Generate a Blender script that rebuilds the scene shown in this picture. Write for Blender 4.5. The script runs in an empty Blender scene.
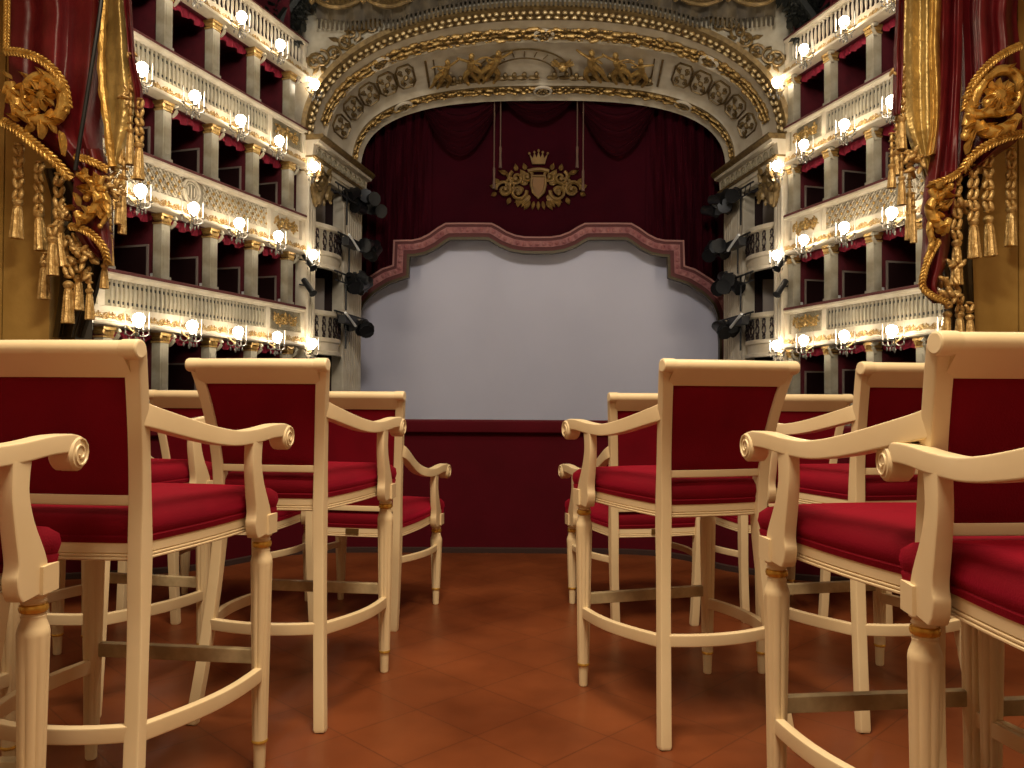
import bpy, math, random
from mathutils import Vector, Matrix
from math import sin, cos, pi, radians, sqrt, atan, hypot, atan2
random.seed(7)
scn = bpy.context.scene
COL = scn.collection
CH = 0.975                       # camera height above the floor of the box
F = 806.3
HOR = 396.75
ROLL = 0.006
PITCH = atan((HOR - 384) / F)
V = Vector

# ------------------------------------------------------------ materials
def new_mat(name):
    m = bpy.data.materials.new(name); m.use_nodes = True
    return m, m.node_tree.nodes, m.node_tree.links, m.node_tree.nodes['Principled BSDF']
def mat(name, col, rough=.5, metal=0, noise=None, nscale=8, bump=0, bscale=60, sheen=0, coat=0, spec=None):
    m, N, L, b = new_mat(name)
    b.inputs['Base Color'].default_value = (*col, 1)
    b.inputs['Roughness'].default_value = rough
    b.inputs['Metallic'].default_value = metal
    if sheen:
        b.inputs['Sheen Weight'].default_value = sheen
        b.inputs['Sheen Roughness'].default_value = .4
        b.inputs['Sheen Tint'].default_value = (.95, .015, .09, 1)
    if coat:
        b.inputs['Coat Weight'].default_value = coat; b.inputs['Coat Roughness'].default_value = .2
    if spec is not None: b.inputs['Specular IOR Level'].default_value = spec
    tc = N.new('ShaderNodeTexCoord')
    if noise:
        n = N.new('ShaderNodeTexNoise'); n.inputs['Scale'].default_value = nscale; n.inputs['Detail'].default_value = 5
        r = N.new('ShaderNodeValToRGB'); r.color_ramp.elements[0].position = .35; r.color_ramp.elements[1].position = .68
        r.color_ramp.elements[0].color = (*noise, 1); r.color_ramp.elements[1].color = (*col, 1)
        L.new(tc.outputs['Object'], n.inputs['Vector']); L.new(n.outputs['Fac'], r.inputs['Fac']); L.new(r.outputs['Color'], b.inputs['Base Color'])
    if bump:
        n2 = N.new('ShaderNodeTexNoise'); n2.inputs['Scale'].default_value = bscale; n2.inputs['Detail'].default_value = 3
        bp = N.new('ShaderNodeBump'); bp.inputs['Strength'].default_value = bump; bp.inputs['Distance'].default_value = .01
        L.new(tc.outputs['Object'], n2.inputs['Vector']); L.new(n2.outputs['Fac'], bp.inputs['Height']); L.new(bp.outputs['Normal'], b.inputs['Normal'])
    return m
def emis(name, col, s):
    m, N, L, b = new_mat(name)
    b.inputs['Base Color'].default_value = (*col, 1)
    b.inputs['Emission Color'].default_value = (*col, 1); b.inputs['Emission Strength'].default_value = s
    return m
M = {}
M['cream'] = mat('cream_paint', (.735, .595, .375), .42, noise=(.68, .535, .32), nscale=5, coat=.1)
M['worn'] = mat('worn_cream_paint', (.55, .44, .26), .5, noise=(.30, .23, .13), nscale=14)
M['velvet'] = mat('red_velvet', (.17, .0008, .009), .85, noise=(.13, .0006, .007), nscale=6, sheen=.75, bump=.15, bscale=300, spec=.15)
M['gold'] = mat('gold_paint', (.75, .48, .10), .25, .7, noise=(.55, .32, .06), nscale=20)
M['brass'] = mat('dark_brass', (.22, .14, .05), .4, .8)
M['ivory'] = mat('ivory_plaster', (.68, .60, .46), .6, noise=(.56, .47, .33), nscale=2)
M['ivory_grey'] = mat('grey_ivory_plaster', (.44, .39, .29), .6, noise=(.35, .30, .21), nscale=3)
M['olive'] = mat('olive_ivory_paint', (.36, .31, .20), .6, noise=(.27, .22, .13), nscale=4)
M['marble'] = mat('veined_ivory_marble', (.42, .38, .29), .4, noise=(.24, .20, .13), nscale=1.6)
M['gilt'] = mat('gilt_plaster', (.54, .35, .11), .38, .45, noise=(.30, .17, .045), nscale=5, bump=.5, bscale=30)
M['gilt_pale'] = mat('pale_gilt', (.68, .52, .26), .4, .5, noise=(.30, .20, .08), nscale=8, bump=.5, bscale=30)
M['dgilt'] = mat('aged_gilt', (.26, .17, .06), .42, .4, noise=(.13, .08, .028), nscale=6, bump=.5, bscale=30)
M['boxred'] = mat('box_red_damask', (.10, .003, .009), .7, noise=(.07, .0015, .006), nscale=3)
M['boxdark'] = mat('box_dark_mirror', (.018, .006, .006), .35)
M['frame_grey'] = mat('grey_wood_frame', (.24, .19, .15), .5)
M['shieldgold'] = mat('tawny_embroidery', (.22, .10, .02), .6)
M['rail'] = mat('rail_velvet', (.10, .016, .014), .7)
M['valance'] = mat('valance_velvet', (.24, .002, .022), .8)
M['curtain'] = mat('stage_curtain_velvet', (.040, .0008, .005), .85, noise=(.030, .0005, .004), nscale=.6, sheen=.05, spec=.1)
M['swag'] = mat('stage_swag_velvet', (.030, .0008, .004), .85, spec=.1)
M['trimpink'] = mat('rose_galloon', (.42, .17, .15), .6, noise=(.26, .07, .07), nscale=2.2)
M['trimline'] = mat('pale_rose_cord', (.38, .16, .13), .6)
M['embroid'] = mat('gold_embroidery', (.27, .155, .04), .6, .2, noise=(.17, .09, .02), nscale=3)
M['cord'] = mat('faded_cord', (.15, .085, .055), .7)
M['screen'] = mat('grey_screen_cloth', (.66, .635, .735), .5, noise=(.61, .59, .69), nscale=.25)
M['black'] = mat('black_metal', (.007, .007, .008), .45)
M['slit'] = mat('white_strip', (.75, .75, .72), .4)
M['bulb'] = emis('lit_bulb', (1, .86, .66), 42)
M['crystal'] = mat('grey_crystal', (.24, .215, .18), .2, .2)
M['candle'] = mat('white_candle', (.75, .68, .58), .4)
M['drapered'] = mat('carved_red_drape', (.19, .012, .018), .40, noise=(.11, .005, .008), nscale=5, bump=.35, bscale=18)
M['goldcarve'] = mat('gilded_wood', (.82, .54, .15), .30, .55, noise=(.50, .28, .06), nscale=16, bump=.6, bscale=45)
M['goldlining'] = mat('gilded_lining', (.60, .43, .15), .33, .5, noise=(.34, .23, .07), nscale=7, bump=.9, bscale=22)
M['goldtassel'] = mat('gilded_tassel', (.88, .64, .28), .30, .5, noise=(.50, .30, .09), nscale=40, bump=.6, bscale=90)
M['goldplank'] = mat('gilded_plank', (.60, .38, .11), .5, .2, noise=(.44, .26, .06), nscale=2.5, bump=.4, bscale=12)
M['bronze'] = mat('bronze_shadow', (.06, .04, .015), .45, .5)  # dark bronze tone with shade put into the colour
M['foliage'] = mat('blackened_bronze', (.022, .022, .018), .5, .3, noise=(.010, .011, .008), nscale=5)
M['canopy'] = mat('painted_canopy', (.11, .08, .04), .7, noise=(.035, .025, .013), nscale=1.3)
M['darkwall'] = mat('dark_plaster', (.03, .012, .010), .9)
M['parapet'] = mat('parapet_velvet', (.070, .0008, .007), .85, noise=(.056, .0006, .005), nscale=3, sheen=.12, spec=.15)
M['wallbox'] = mat('box_wall_damask', (.50, .40, .28), .8)

def floor_mat():
    m, N, L, b = new_mat('terracotta_tiles')
    tc = N.new('ShaderNodeTexCoord'); mp = N.new('ShaderNodeMapping')
    mp.inputs['Rotation'].default_value = (0, 0, radians(45)); mp.inputs['Location'].default_value = (.1, .04, 0)
    br = N.new('ShaderNodeTexBrick'); br.offset = 0
    br.inputs['Scale'].default_value = 1; br.inputs['Brick Width'].default_value = .27; br.inputs['Row Height'].default_value = .27
    br.inputs['Mortar Size'].default_value = .0022; br.inputs['Mortar Smooth'].default_value = .4
    br.inputs['Color1'].default_value = (.185, .052, .0165, 1); br.inputs['Color2'].default_value = (.175, .048, .016, 1); br.inputs['Mortar'].default_value = (.095, .028, .011, 1)
    n = N.new('ShaderNodeTexNoise'); n.inputs['Scale'].default_value = 2.3; n.inputs['Detail'].default_value = 6
    r = N.new('ShaderNodeValToRGB'); r.color_ramp.elements[0].position = .3; r.color_ramp.elements[1].position = .7
    r.color_ramp.elements[0].color = (.55, .48, .42, 1); r.color_ramp.elements[1].color = (1.12, 1.1, 1.05, 1)
    mx = N.new('ShaderNodeMix'); mx.data_type = 'RGBA'; mx.blend_type = 'MULTIPLY'; mx.inputs[0].default_value = 1
    L.new(tc.outputs['Object'], mp.inputs['Vector']); L.new(mp.outputs['Vector'], br.inputs['Vector'])
    L.new(tc.outputs['Object'], n.inputs['Vector']); L.new(n.outputs['Fac'], r.inputs['Fac'])
    L.new(br.outputs['Color'], mx.inputs[6]); L.new(r.outputs['Color'], mx.inputs[7]); L.new(mx.outputs[2], b.inputs['Base Color'])
    n2 = N.new('ShaderNodeTexNoise'); n2.inputs['Scale'].default_value = 5; n2.inputs['Detail'].default_value = 4
    r2 = N.new('ShaderNodeMapRange'); r2.inputs['To Min'].default_value = .26; r2.inputs['To Max'].default_value = .5
    L.new(tc.outputs['Object'], n2.inputs['Vector']); L.new(n2.outputs['Fac'], r2.inputs['Value']); L.new(r2.outputs['Result'], b.inputs['Roughness'])
    bp = N.new('ShaderNodeBump'); bp.inputs['Strength'].default_value = .25; bp.inputs['Distance'].default_value = .004
    L.new(n2.outputs['Fac'], bp.inputs['Height']); L.new(bp.outputs['Normal'], b.inputs['Normal'])
    b.inputs['Specular IOR Level'].default_value = .28
    return m
M['floor'] = floor_mat()

# ------------------------------------------------------------ mesh builder
class MB:
    def __init__(s): s.v = []; s.f = []
    def add(s, vs, fs):
        n = len(s.v); s.v += [tuple(p) for p in vs]; s.f += [tuple(i + n for i in f) for f in fs]
        return s
    def box(s, c, d, rz=0, mtx=None):
        vs = []
        for z in (-1, 1):
            for y in (-1, 1):
                for x in (-1, 1):
                    px, py, pz = x * d[0] / 2, y * d[1] / 2, z * d[2] / 2
                    if rz: px, py = px * cos(rz) - py * sin(rz), px * sin(rz) + py * cos(rz)
                    p = V((px, py, pz))
                    if mtx: p = mtx @ p
                    vs.append(p + V(c))
        return s.add(vs, [(0, 2, 3, 1), (4, 5, 7, 6), (0, 1, 5, 4), (2, 6, 7, 3), (0, 4, 6, 2), (1, 3, 7, 5)])
    def grid(s, rows, closed_u=False, closed_v=False):
        nv, nu = len(rows), len(rows[0]); vs = [p for r in rows for p in r]; fs = []
        for j in range(nv - (0 if closed_v else 1)):
            for i in range(nu - (0 if closed_u else 1)):
                a = j * nu + i; b = j * nu + (i + 1) % nu; j2 = (j + 1) % nv
                fs.append((a, b, j2 * nu + (i + 1) % nu, j2 * nu + i))
        return s.add(vs, fs)
    def sweep(s, path, prof, up=(0, 0, 1), cap=True, closed=False):
        """prof: a list of (a, b) or a function of path index giving one"""
        path = [V(p) for p in path]; up = V(up); n = len(path); rows = []
        for i, p in enumerate(path):
            t = (path[(i + 1) % n] - path[i - 1]) if closed else path[min(i + 1, n - 1)] - path[max(i - 1, 0)]
            if t.length < 1e-9: t = V((0, 1, 0))
            t.normalize(); sd = t.cross(up)
            if sd.length < 1e-4: sd = t.cross(V((0, 1, 0.01)))
            sd.normalize(); nn = sd.cross(t)
            pr = prof(i) if callable(prof) else prof
            rows.append([p + sd * a + nn * b for a, b in pr])
        base = len(s.v); k = len(rows[0])
        s.grid(rows, closed_u=True, closed_v=closed)
        if cap and not closed:
            s.f.append(tuple(base + i for i in range(k))[::-1]); s.f.append(tuple(base + (n - 1) * k + i for i in range(k)))
        return s
    def tube(s, path, r, seg=6, up=(0, 0, 1), cap=True, closed=False, flat=1):
        f = (lambda i: [(cos(2 * pi * k / seg) * (r(i) if callable(r) else r), sin(2 * pi * k / seg) * (r(i) if callable(r) else r) * flat) for k in range(seg)])
        return s.sweep(path, f, up, cap, closed)
    def lathe(s, prof, c=(0, 0, 0), seg=16, axis=None, mod=None):
        rows = []; q = V((0, 0, 1)).rotation_difference(V(axis).normalized()) if axis else None
        for r, z in prof:
            row = []
            for k in range(seg):
                a = 2 * pi * k / seg; rr = r * (mod(a, z) if mod else 1)
                p = V((rr * cos(a), rr * sin(a), z))
                if q: p = q @ p
                row.append(p + V(c))
            rows.append(row)
        b = len(s.v); s.grid(rows, closed_u=True)
        s.f.append(tuple(b + i for i in range(seg))[::-1]); s.f.append(tuple(b + (len(rows) - 1) * seg + i for i in range(seg)))
        return s
    def ell(s, c, r, seg=8, rings=5, mtx=None):
        rows = []
        for j in range(rings + 1):
            th = pi * j / rings; th = min(max(th, .12), pi - .12)
            row = []
            for k in range(seg):
                a = 2 * pi * k / seg
                p = V((r[0] * sin(th) * cos(a), r[1] * sin(th) * sin(a), -r[2] * cos(th)))
                if mtx: p = mtx @ p
                row.append(p + V(c))
            rows.append(row)
        b = len(s.v); s.grid(rows, closed_u=True)
        s.f.append(tuple(b + i for i in range(seg))[::-1]); s.f.append(tuple(b + rings * seg + i for i in range(seg)))
        return s
    def prism(s, poly, h0, h1, fn):
        """poly of (a,b); fn(a,b,h) -> point"""
        n = len(poly)
        vs = [fn(a, b, h0) for a, b in poly] + [fn(a, b, h1) for a, b in poly]
        return s.add(vs, [tuple(range(n))[::-1], tuple(range(n, 2 * n))] + [(i, (i + 1) % n, n + (i + 1) % n, n + i) for i in range(n)])
    def join(s, o, fn=None):
        return s.add([fn(V(p)) for p in o.v] if fn else o.v, o.f)
    def mesh(s, name, m, smooth=40):
        me = bpy.data.meshes.new(name); me.from_pydata(s.v, [], s.f); me.update()
        me.materials.append(M[m] if isinstance(m, str) else m)
        if smooth:
            me.shade_smooth()
            try: me.set_sharp_from_angle(angle=radians(smooth))
            except Exception: pass
        return me
    def build(s, name, m, parent=None, smooth=40, local=True):
        o = bpy.data.objects.new(name, s.mesh(name, m, smooth)); COL.objects.link(o)
        if m in ('cream', 'worn'):
            w = o.modifiers.new('weighted', 'WEIGHTED_NORMAL'); w.keep_sharp = True
        if parent is not None:
            o.parent = parent
            if not local: o.matrix_parent_inverse = parent_matrix(parent).inverted()
        return o
def parent_matrix(o):
    m = Matrix.LocRotScale(o.location, o.rotation_euler, o.scale)
    if o.parent: m = parent_matrix(o.parent) @ o.matrix_parent_inverse @ m
    return m
def tag(o, label=None, cat=None, group=None, kind=None):
    if label: o['label'] = label
    if cat: o['category'] = cat
    if group: o['group'] = group
    if kind: o['kind'] = kind
    return o
def empty(name, loc=(0, 0, 0), rz=0):
    o = bpy.data.objects.new(name, None); COL.objects.link(o); o.location = loc; o.rotation_euler = (0, 0, rz); o.empty_display_size = .1
    return o
def copy_tree(o, parent=None):
    c = o.copy(); COL.objects.link(c)
    if parent is not None: c.parent = parent
    for ch in list(o.children): copy_tree(ch, c)
    return c
def rrect(w, h, r=.004):
    w /= 2; h /= 2; r = min(r, w * .9, h * .9); o = []
    for cx, cy, a0 in ((w - r, h - r, 0), (-w + r, h - r, 90), (-w + r, -h + r, 180), (w - r, -h + r, 270)):
        for k in range(3): a = radians(a0 + 45 * k); o.append((cx + r * cos(a), cy + r * sin(a)))
    return o
def spline(pts, n=24):
    pts = [V(p) for p in pts]; m = len(pts) - 1; out = []
    for i in range(n + 1):
        t = i / n * m; k = min(int(t), m - 1); u = t - k
        p0 = pts[max(k - 1, 0)]; p1 = pts[k]; p2 = pts[k + 1]; p3 = pts[min(k + 2, m)]
        out.append(.5 * ((2 * p1) + (p2 - p0) * u + (2 * p0 - 5 * p1 + 4 * p2 - p3) * u * u + (3 * p1 - p0 - 3 * p2 + p3) * u ** 3))
    return out

# ------------------------------------------------------------ chairs
A = .235
DS = dict(b0=.198, b1=.158, b2=.199, yf=.205, y0=-.316, y1=-.228, y2=-.325, zr=.586, zs=.626, zf=.664, zc=.742, zl=.765, H=1.081, za=.935, zsc=.862, low=False)
DW = dict(b0=.176, b1=.190, b2=.233, yf=.213, y0=-.236, y1=-.243, y2=-.343, zr=.346, zs=.386, zf=.424, zc=.505, zl=.517, H=.992, za=.752, zsc=.618, low=True)
def make_chair(name, D):
    root = empty(name)
    zs, H, zr = D['zs'], D['H'], D['zr']
    def post(z, s):
        if z < zs:
            w = ((zs - z) / zs) ** 1.5; return V((s * (D['b1'] + (D['b0'] - D['b1']) * w), D['y1'] + (D['y0'] - D['y1']) * w, z))
        w = ((z - zs) / (H - zs)) ** 2; return V((s * (D['b1'] + (D['b2'] - D['b1']) * w), D['y1'] + (D['y2'] - D['y1']) * w, z))
    # front legs
    for s in (-1, 1):
        mb = MB()
        mb.box((s * (A + .004), D['yf'] + .002, (zs - .012 + D['zf']) / 2), (.052, .052, D['zf'] - zs + .012))
        mb.lathe([(.018, zs - .02), (.026, zs - .012)], (s * A, D['yf'], 0), 24)
        pr = [(.0255, zs - .012), (.0255, zs - .018), (.0205, zs - .021), (.0205, zs - .024), (.0225, zs - .028), (.019, zr + .006), (.019, zr - .010), (.0215, zr - .014), (.0205, zr - .02), (.026, zr - .036), (.0275, zr - .044), (.0275, zr - .05)]
        zt, zb = zr - .05, .085
        for k in range(1, 13): u = k / 12; pr.append((.0275 + (.0195 - .0275) * u, zt + (zb - zt) * u))
        pr += [(.0195, .072), (.0165, .07), (.0145, .004), (.012, 0)]
        def mod(a, z, zt=zt, zb=zb):
            if zb + .02 < z < zt - .02:
                g = cos(8 * a); return 1 - .11 * max(0, g - .25) / .75
            return 1
        mb.lathe(pr, (s * A, D['yf'], 0), 48, mod=mod)
        lg = mb.build('leg', 'cream', root)
        r = MB().lathe([(.019, zr - .009), (.0235, zr - .006), (.025, zr), (.0235, zr + .006), (.019, zr + .009)], (s * A, D['yf'], 0), 24)
        tag(r.build('gold_ring', 'gold', lg), 'gold painted ring under the seat')
        r = MB().lathe([(.0175, .069), (.0208, .072), (.0208, .077), (.0185, .08)], (s * A, D['yf'], 0), 24)
        r.build('gold_ring', 'gold', lg)
    # rear legs continue as back posts
    for s in (-1, 1):
        zz = [0, .008] + [.05 + (H - .07) * k / 26 for k in range(27)]
        path = [post(z, s) for z in zz]
        def pf(i, zz=zz):
            z = zz[i]; w = .030 if i == 0 else .034 + .006 * min(1, max(0, (z - zs) / .1)) * 0
            d = .028 if i == 0 else (.033 + .012 * math.exp(-((z - zs) / .12) ** 2))
            return rrect(w, d, .005)
        MB().sweep(path, pf, up=(0, 1, 0)).build('back_post', 'cream', root)
    # crest rail with rolled top
    def crest(x, z):
        p = post(min(z, H), 1); b = D['b2']
        return V((x, p.y - .016 * (1 - (x / b) ** 2), z))
    zb = H - .072
    mb = MB(); n = 18; rows = []
    b2 = D['b2']
    for k in range(n + 1):
        x = -b2 + .012 + (2 * b2 - .024) * k / n
        yy = crest(x, H - .03).y
        ytop, ybot = crest(x, H).y, crest(x, zb).y
        q_ = [(ytop - .005 + .0195 * cos(radians(a)), H - .017 + .0185 * sin(radians(a))) for a in (0, 25, 50, 75, 100, 130, 160, 190, 220)]; sec = [(ybot + .012, zb), (ytop + .013, H - .034)] + q_ + [(ybot - .011, zb)]
        rows.append([V((x, y, z)) for y, z in sec])
    b = len(mb.v); mb.grid(rows, closed_u=True); mb.f.append(tuple(range(12))); mb.f.append(tuple(n * 12 + i for i in range(12))[::-1])
    mb.build('top_rail', 'cream', root)
    for s in (-1, 1):
        mb = MB()
        yt = crest(s * b2, H).y; cy, cz = yt - .005, H - .017
        sec = [(yt + .018, H - .05), (yt + .019, H - .02)]
        sec = [(cy + .0225 * cos(radians(a)), cz + .0205 * sin(radians(a))) for a in range(0, 360, 24)]
        ws = [(s * (b2 - .020), .99), (s * (b2 - .018), 1), (s * (b2 + .012), 1), (s * (b2 + .016), .93), (s * (b2 + .0175), .78)]
        m_ = len(sec)
        rows = [[V((x, cy + (y - cy) * k, cz + (z - cz) * k)) for y, z in sec] for x, k in ws]
        mb.grid(rows, closed_u=True); mb.f.append(tuple(range(m_))); mb.f.append(tuple(4 * m_ + i for i in range(m_))[::-1])
        mb.build('rail_end', 'cream', root)
    # lower back rail
    zl = D['zl']; pw = post(zl, 1)
    MB().sweep([V((x, pw.y - .008 * (1 - (x / pw.x) ** 2), zl - .011)) for x in [pw.x * (k / 8 - 1) for k in range(17)]], rrect(.02, .022, .004)).build('lower_rail', 'cream', root)
    # upholstered back
    rows_f, rows_b = [], []
    NZ, NX = 14, 12
    for j in range(NZ + 1):
        z = zl - .002 + (zb + .004 - zl + .002) * j / NZ; p = post(z, 1); fr, bk = [], []
        for i in range(NX + 1):
            u = 2 * i / NX - 1; x = (p.x - .012) * u
            bow = .016 * ((z - zs) / (H - zs)) * (1 - u * u); e = min(1, (1 - abs(u)) * 6) * min(1, (1 - abs(2 * j / NZ - 1)) * 6); e = sqrt(max(e, 0))
            fr.append(V((x, p.y - bow + .006 + .018 * e, z))); bk.append(V((x, p.y - bow - .007 - .006 * e, z)))
        rows_f.append(fr); rows_b.append(bk)
    mb = MB(); mb.grid(rows_f[::-1]); mb.grid(rows_b)
    edge = lambda R: R[0] + [r[-1] for r in R[1:]] + R[-1][::-1][1:] + [r[0] for r in R[::-1][1:-1]]
    mb.grid([edge(rows_f), edge(rows_b)], closed_u=True)
    mb.build('backrest', 'velvet', root)
    # seat frame outline
    xf, yfr, xr, yr = A + .026, D['yf'] + .028, D['b1'] + .006, D['y1'] - .004
    def side(u, s, xr, yfr, yr):
        u = u ** 1.5; xa = A - .012
        return V((s * (xa + (xr - xa) * u + .014 * sin(pi * u) + .036 * math.exp(-(u / .085) ** 2)), yfr + (yr - yfr) * u, 0))
    out = []
    for k in range(13): u = k / 12 * 2 - 1; out.append(V((xf * u, yfr + .035 * (1 - u * u), 0)))
    for k in range(1, 12): u = k / 12; out.append(side(u, 1, xr, yfr, yr))
    for k in range(9): u = 1 - k / 8 * 2; out.append(V((xr * u, yr - .012 * (1 - u * u), 0)))
    for k in range(1, 12): u = 1 - k / 12; out.append(side(u, -1, xr, yfr, yr))
    n = len(out); cen = V((0, -.01, 0))
    nor = []
    for i in range(n):
        t = out[(i + 1) % n] - out[i - 1]; nr = V((-t.y, t.x, 0)).normalized()
        nor.append(nr)
    def ring(off, z): return [V((p.x, p.y, z)) + q * off for p, q in zip(out, nor)]
    def inner(k, z): return [V((cen.x + (p.x - cen.x) * k, cen.y + (p.y - cen.y) * k, z)) for p in out]
    zf = D['zf']
    mb = MB(); mb.grid([ring(-.03, zs + .004), ring(-.004, zs), ring(.001, zs + .003), ring(.001, zs + .006), ring(-.003, zs + .008), ring(.0, zs + .010), ring(.0, zs + .013), ring(-.004, zs + .0145), ring(-.001, zs + .017), ring(-.001, zf), ring(-.03, zf)], closed_u=True, closed_v=True)
    mb.build('seat_frame', 'cream', root)
    zc = D['zc']; h = zc - zf
    mb = MB(); rg = [ring(-.012, zf - .004), ring(.0005, zf), ring(.004, zf + h * .16), ring(.001, zf + h * .2), ring(.008, zf + h * .42), ring(.004, zf + h * .66), inner(.955, zf + h * .84), inner(.84, zf + h * .95), inner(.6, zc)]
    b0 = len(mb.v); mb.grid(rg, closed_u=True); mb.add([V((0, -.01, zc + .004))], []); ce = len(mb.v) - 1; o0 = b0 + (len(rg) - 1) * n
    mb.f += [(o0 + i, o0 + (i + 1) % n, ce) for i in range(n)]
    mb.build('seat', 'velvet', root)
    # arms
    za, zq = D['za'], D['zsc']
    for s in (-1, 1):
        pa = post(za, s); dz = za - zq
        cy, cz, r = .274, zq, .035
        P = [pa + V((0, .006, 0)), pa + V((s * .010, .045, -.16 * dz)), V((s * .212, -.07, zq + .34 * dz)), V((s * .233, .03, zq + .10 * dz + .002)), V((s * .243, .12, zq + .011)), V((s * .252, .20, zq + .019)), V((s * .257, cy - .02, zq + .020))]
        path = spline(P, 30)
        nP = len(path)
        for k in range(1, 12):
            a = pi / 2 + .25 - k / 11 * 3.3; rr = .0195
            path.append(V((s * .257, cy + rr * cos(a), cz + rr * sin(a))))
        def pf(i, nP=nP):
            if i < nP:
                u = i / nP; hh = .050 - .014 * min(1, u * 1.8); return rrect(.033 + .007 * u, hh, .004)
            return rrect(.040, .031, .0055)
        mb = MB().sweep(path, pf)
        mb.lathe([(.010, -.024), (.028, -.023), (.033, -.018), (.033, .018), (.028, .023), (.010, .024)], (s * .257, cy, cz), 20, axis=(1, 0, 0))
        for e in (-1, 1):
            sp = []
            for k in range(22):
                a = pi / 2 - k / 21 * 3.4 * pi; rr = .029 - .023 * k / 21
                sp.append(V((s * .257 + e * .0238, cy + rr * cos(a), cz + rr * sin(a))))
            mb.tube(sp, .0026, 6, up=(1, 0, 0))
        mb.build('armrest', 'cream', root)
        # scrolled support
        dzs = zq - .008 - (zs - .012)
        yf_ = D['yf']; xs_ = A + .008
        Q = [(yf_ - .040, zs - .010), (yf_ - .043, zs + .03), (yf_ - .050, zs + .26 * dzs), (yf_ - .070, zs + .48 * dzs), (yf_ - .084, zs + .72 * dzs), (yf_ - .082, zq - .004)]
        path = spline([V((s * (xs_ + .004 * k / 5), y, z)) for k, (y, z) in enumerate(Q)], 24)
        dd = [.070, .090, .097, .096, .088, .078, .069, .062, .057, .054, .053, .055, .060]
        def pf(i): k = i / 2; a = int(k); return rrect(.031 - .004 * i / 24, dd[a] + (dd[min(a + 1, 12)] - dd[a]) * (k - a), .006)
        MB().sweep(path, pf, up=(0, 1, 0)).build('arm_support', 'cream', root)
    # stretchers
    zf0, zr0 = (.249, .280) if not D['low'] else (.268, .292)
    hgt, th = (.036, .022) if not D['low'] else (.028, .018)
    for s in (-1, 1):
        pr = post(zr0, s); path = []
        for k in range(15):
            u = k / 14
            path.append(V((s * (A + (abs(pr.x) - A) * u + .030 * sin(pi * u)), D['yf'] + (pr.y - D['yf']) * u, zf0 + (zr0 - zf0) * u)))
        MB().sweep(path, rrect(th, hgt, .004)).build('stretcher', 'cream', root)
    if not D['low']:
        pr = post(.285, 1)
        MB().sweep([V((pr.x * u, pr.y - .035 * (1 - u * u), .284)) for u in [k / 7 - 1 for k in range(15)]], rrect(.022, .034, .004)).build('stretcher', 'cream', root)
        tag(MB().sweep([V((A * u, D['yf'] + .004, .292)) for u in (-1, -.5, 0, .5, 1)], rrect(.024, .037, .003)).build('footrest', 'worn', root), 'worn grey-brown footrest bar')
    else:
        tag(MB().box((0, yr - .014, zs + .024), (.056, .006, .022)).build('name_plate', 'brass', root, smooth=0), 'small dark brass plate on the rear seat rail')
    return root
SP = [('L2', -.705, 2.692, -.129, 'red backed bar stool left of the aisle, seen whole behind the near left stool arm'),
      ('L2b', -1.388, 2.784, -.184, 'mostly hidden bar stool between the near left stool back and the aisle stool'),
      ('L2c', -1.948, 2.851, -.071, 'bar stool showing only one turned leg beside the leftmost gold ringed leg'),
      ('L3', -.910, 1.943, -.113, 'large near left bar stool with dark red back below the gilded left drapery'),
      ('L3b', -1.534, 1.895, -.10, 'bar stool at the left photo edge showing only a sliver of leg and footrest'),
      ('L4', -1.101, 1.267, .015, 'bar stool cut by the left frame, showing a scrolled arm and gold ringed leg'),
      ('R2', .530, 2.610, .283, 'red backed bar stool right of the aisle, angled and seen whole'),
      ('R2b', 1.164, 2.723, .20, 'red backed bar stool between the angled aisle stool and the near right stool'),
      ('R3', .850, 1.630, .106, 'large near right bar stool with its back cut by the right photo edge'),
      ('R3b', 1.322, 1.619, .10, 'bar stool at the far right edge showing only a leg and footrest'),
      ('R4', .912, 1.138, -.102, 'nearest bar stool on the right with the largest scrolled arm and fluted leg'),
      ('L1', -.619, 3.629, -.169, 'low red armchair with brass plate, front row left of the aisle'),
      ('L1b', -1.222, 3.661, -.115, 'low armchair whose top rail shows between the two large left stool backs'),
      ('L1c', -1.848, 3.768, -.084, 'low armchair farthest left in the front row, only one rear leg showing'),
      ('R1', .565, 3.666, .208, 'low red armchair with brass plate behind the angled stool right of the aisle'),
      ('R1b', 1.176, 3.782, .095, 'low armchair whose top rail shows between the two middle right stool backs'),
      ('R1c', 1.790, 3.758, .081, 'low armchair farthest right in the front row, only a front leg showing')]
stool0 = make_chair('bar_stool', DS)
arm0 = make_chair('armchair', DW)
used = set()
for nm, x, y, a, lab in SP:
    low = nm[1] == '1'; src = arm0 if low else stool0
    o = src if low not in used else copy_tree(src)
    used.add(low)
    o.location = (x, y, 0); o.rotation_euler = (0, 0, a)
    tag(o, lab, 'armchair' if low else 'bar stool', 'low armchairs in the front row' if low else 'cream bar stools with red velvet')

# ------------------------------------------------------------ royal box shell
def struct(mb, name, m, **k): return tag(mb.build(name, m, **k), kind='structure')
struct(MB().box((0, 1.3, -.05), (7.4, 8.0, .1)), 'floor', 'floor', smooth=0)
struct(MB().box((-3.45, .9, 1.95), (.1, 6.8, 3.9)), 'wall_left', 'wallbox', smooth=0)
struct(MB().box((3.45, .9, 1.95), (.1, 6.8, 3.9)), 'wall_right', 'wallbox', smooth=0)
struct(MB().box((0, -2.55, 1.95), (7.0, .1, 3.9)), 'wall_back', 'wallbox', smooth=0)
struct(MB().box((0, .9, 3.95), (7.0, 6.8, .1)), 'ceiling', 'ivory', smooth=0)
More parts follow.
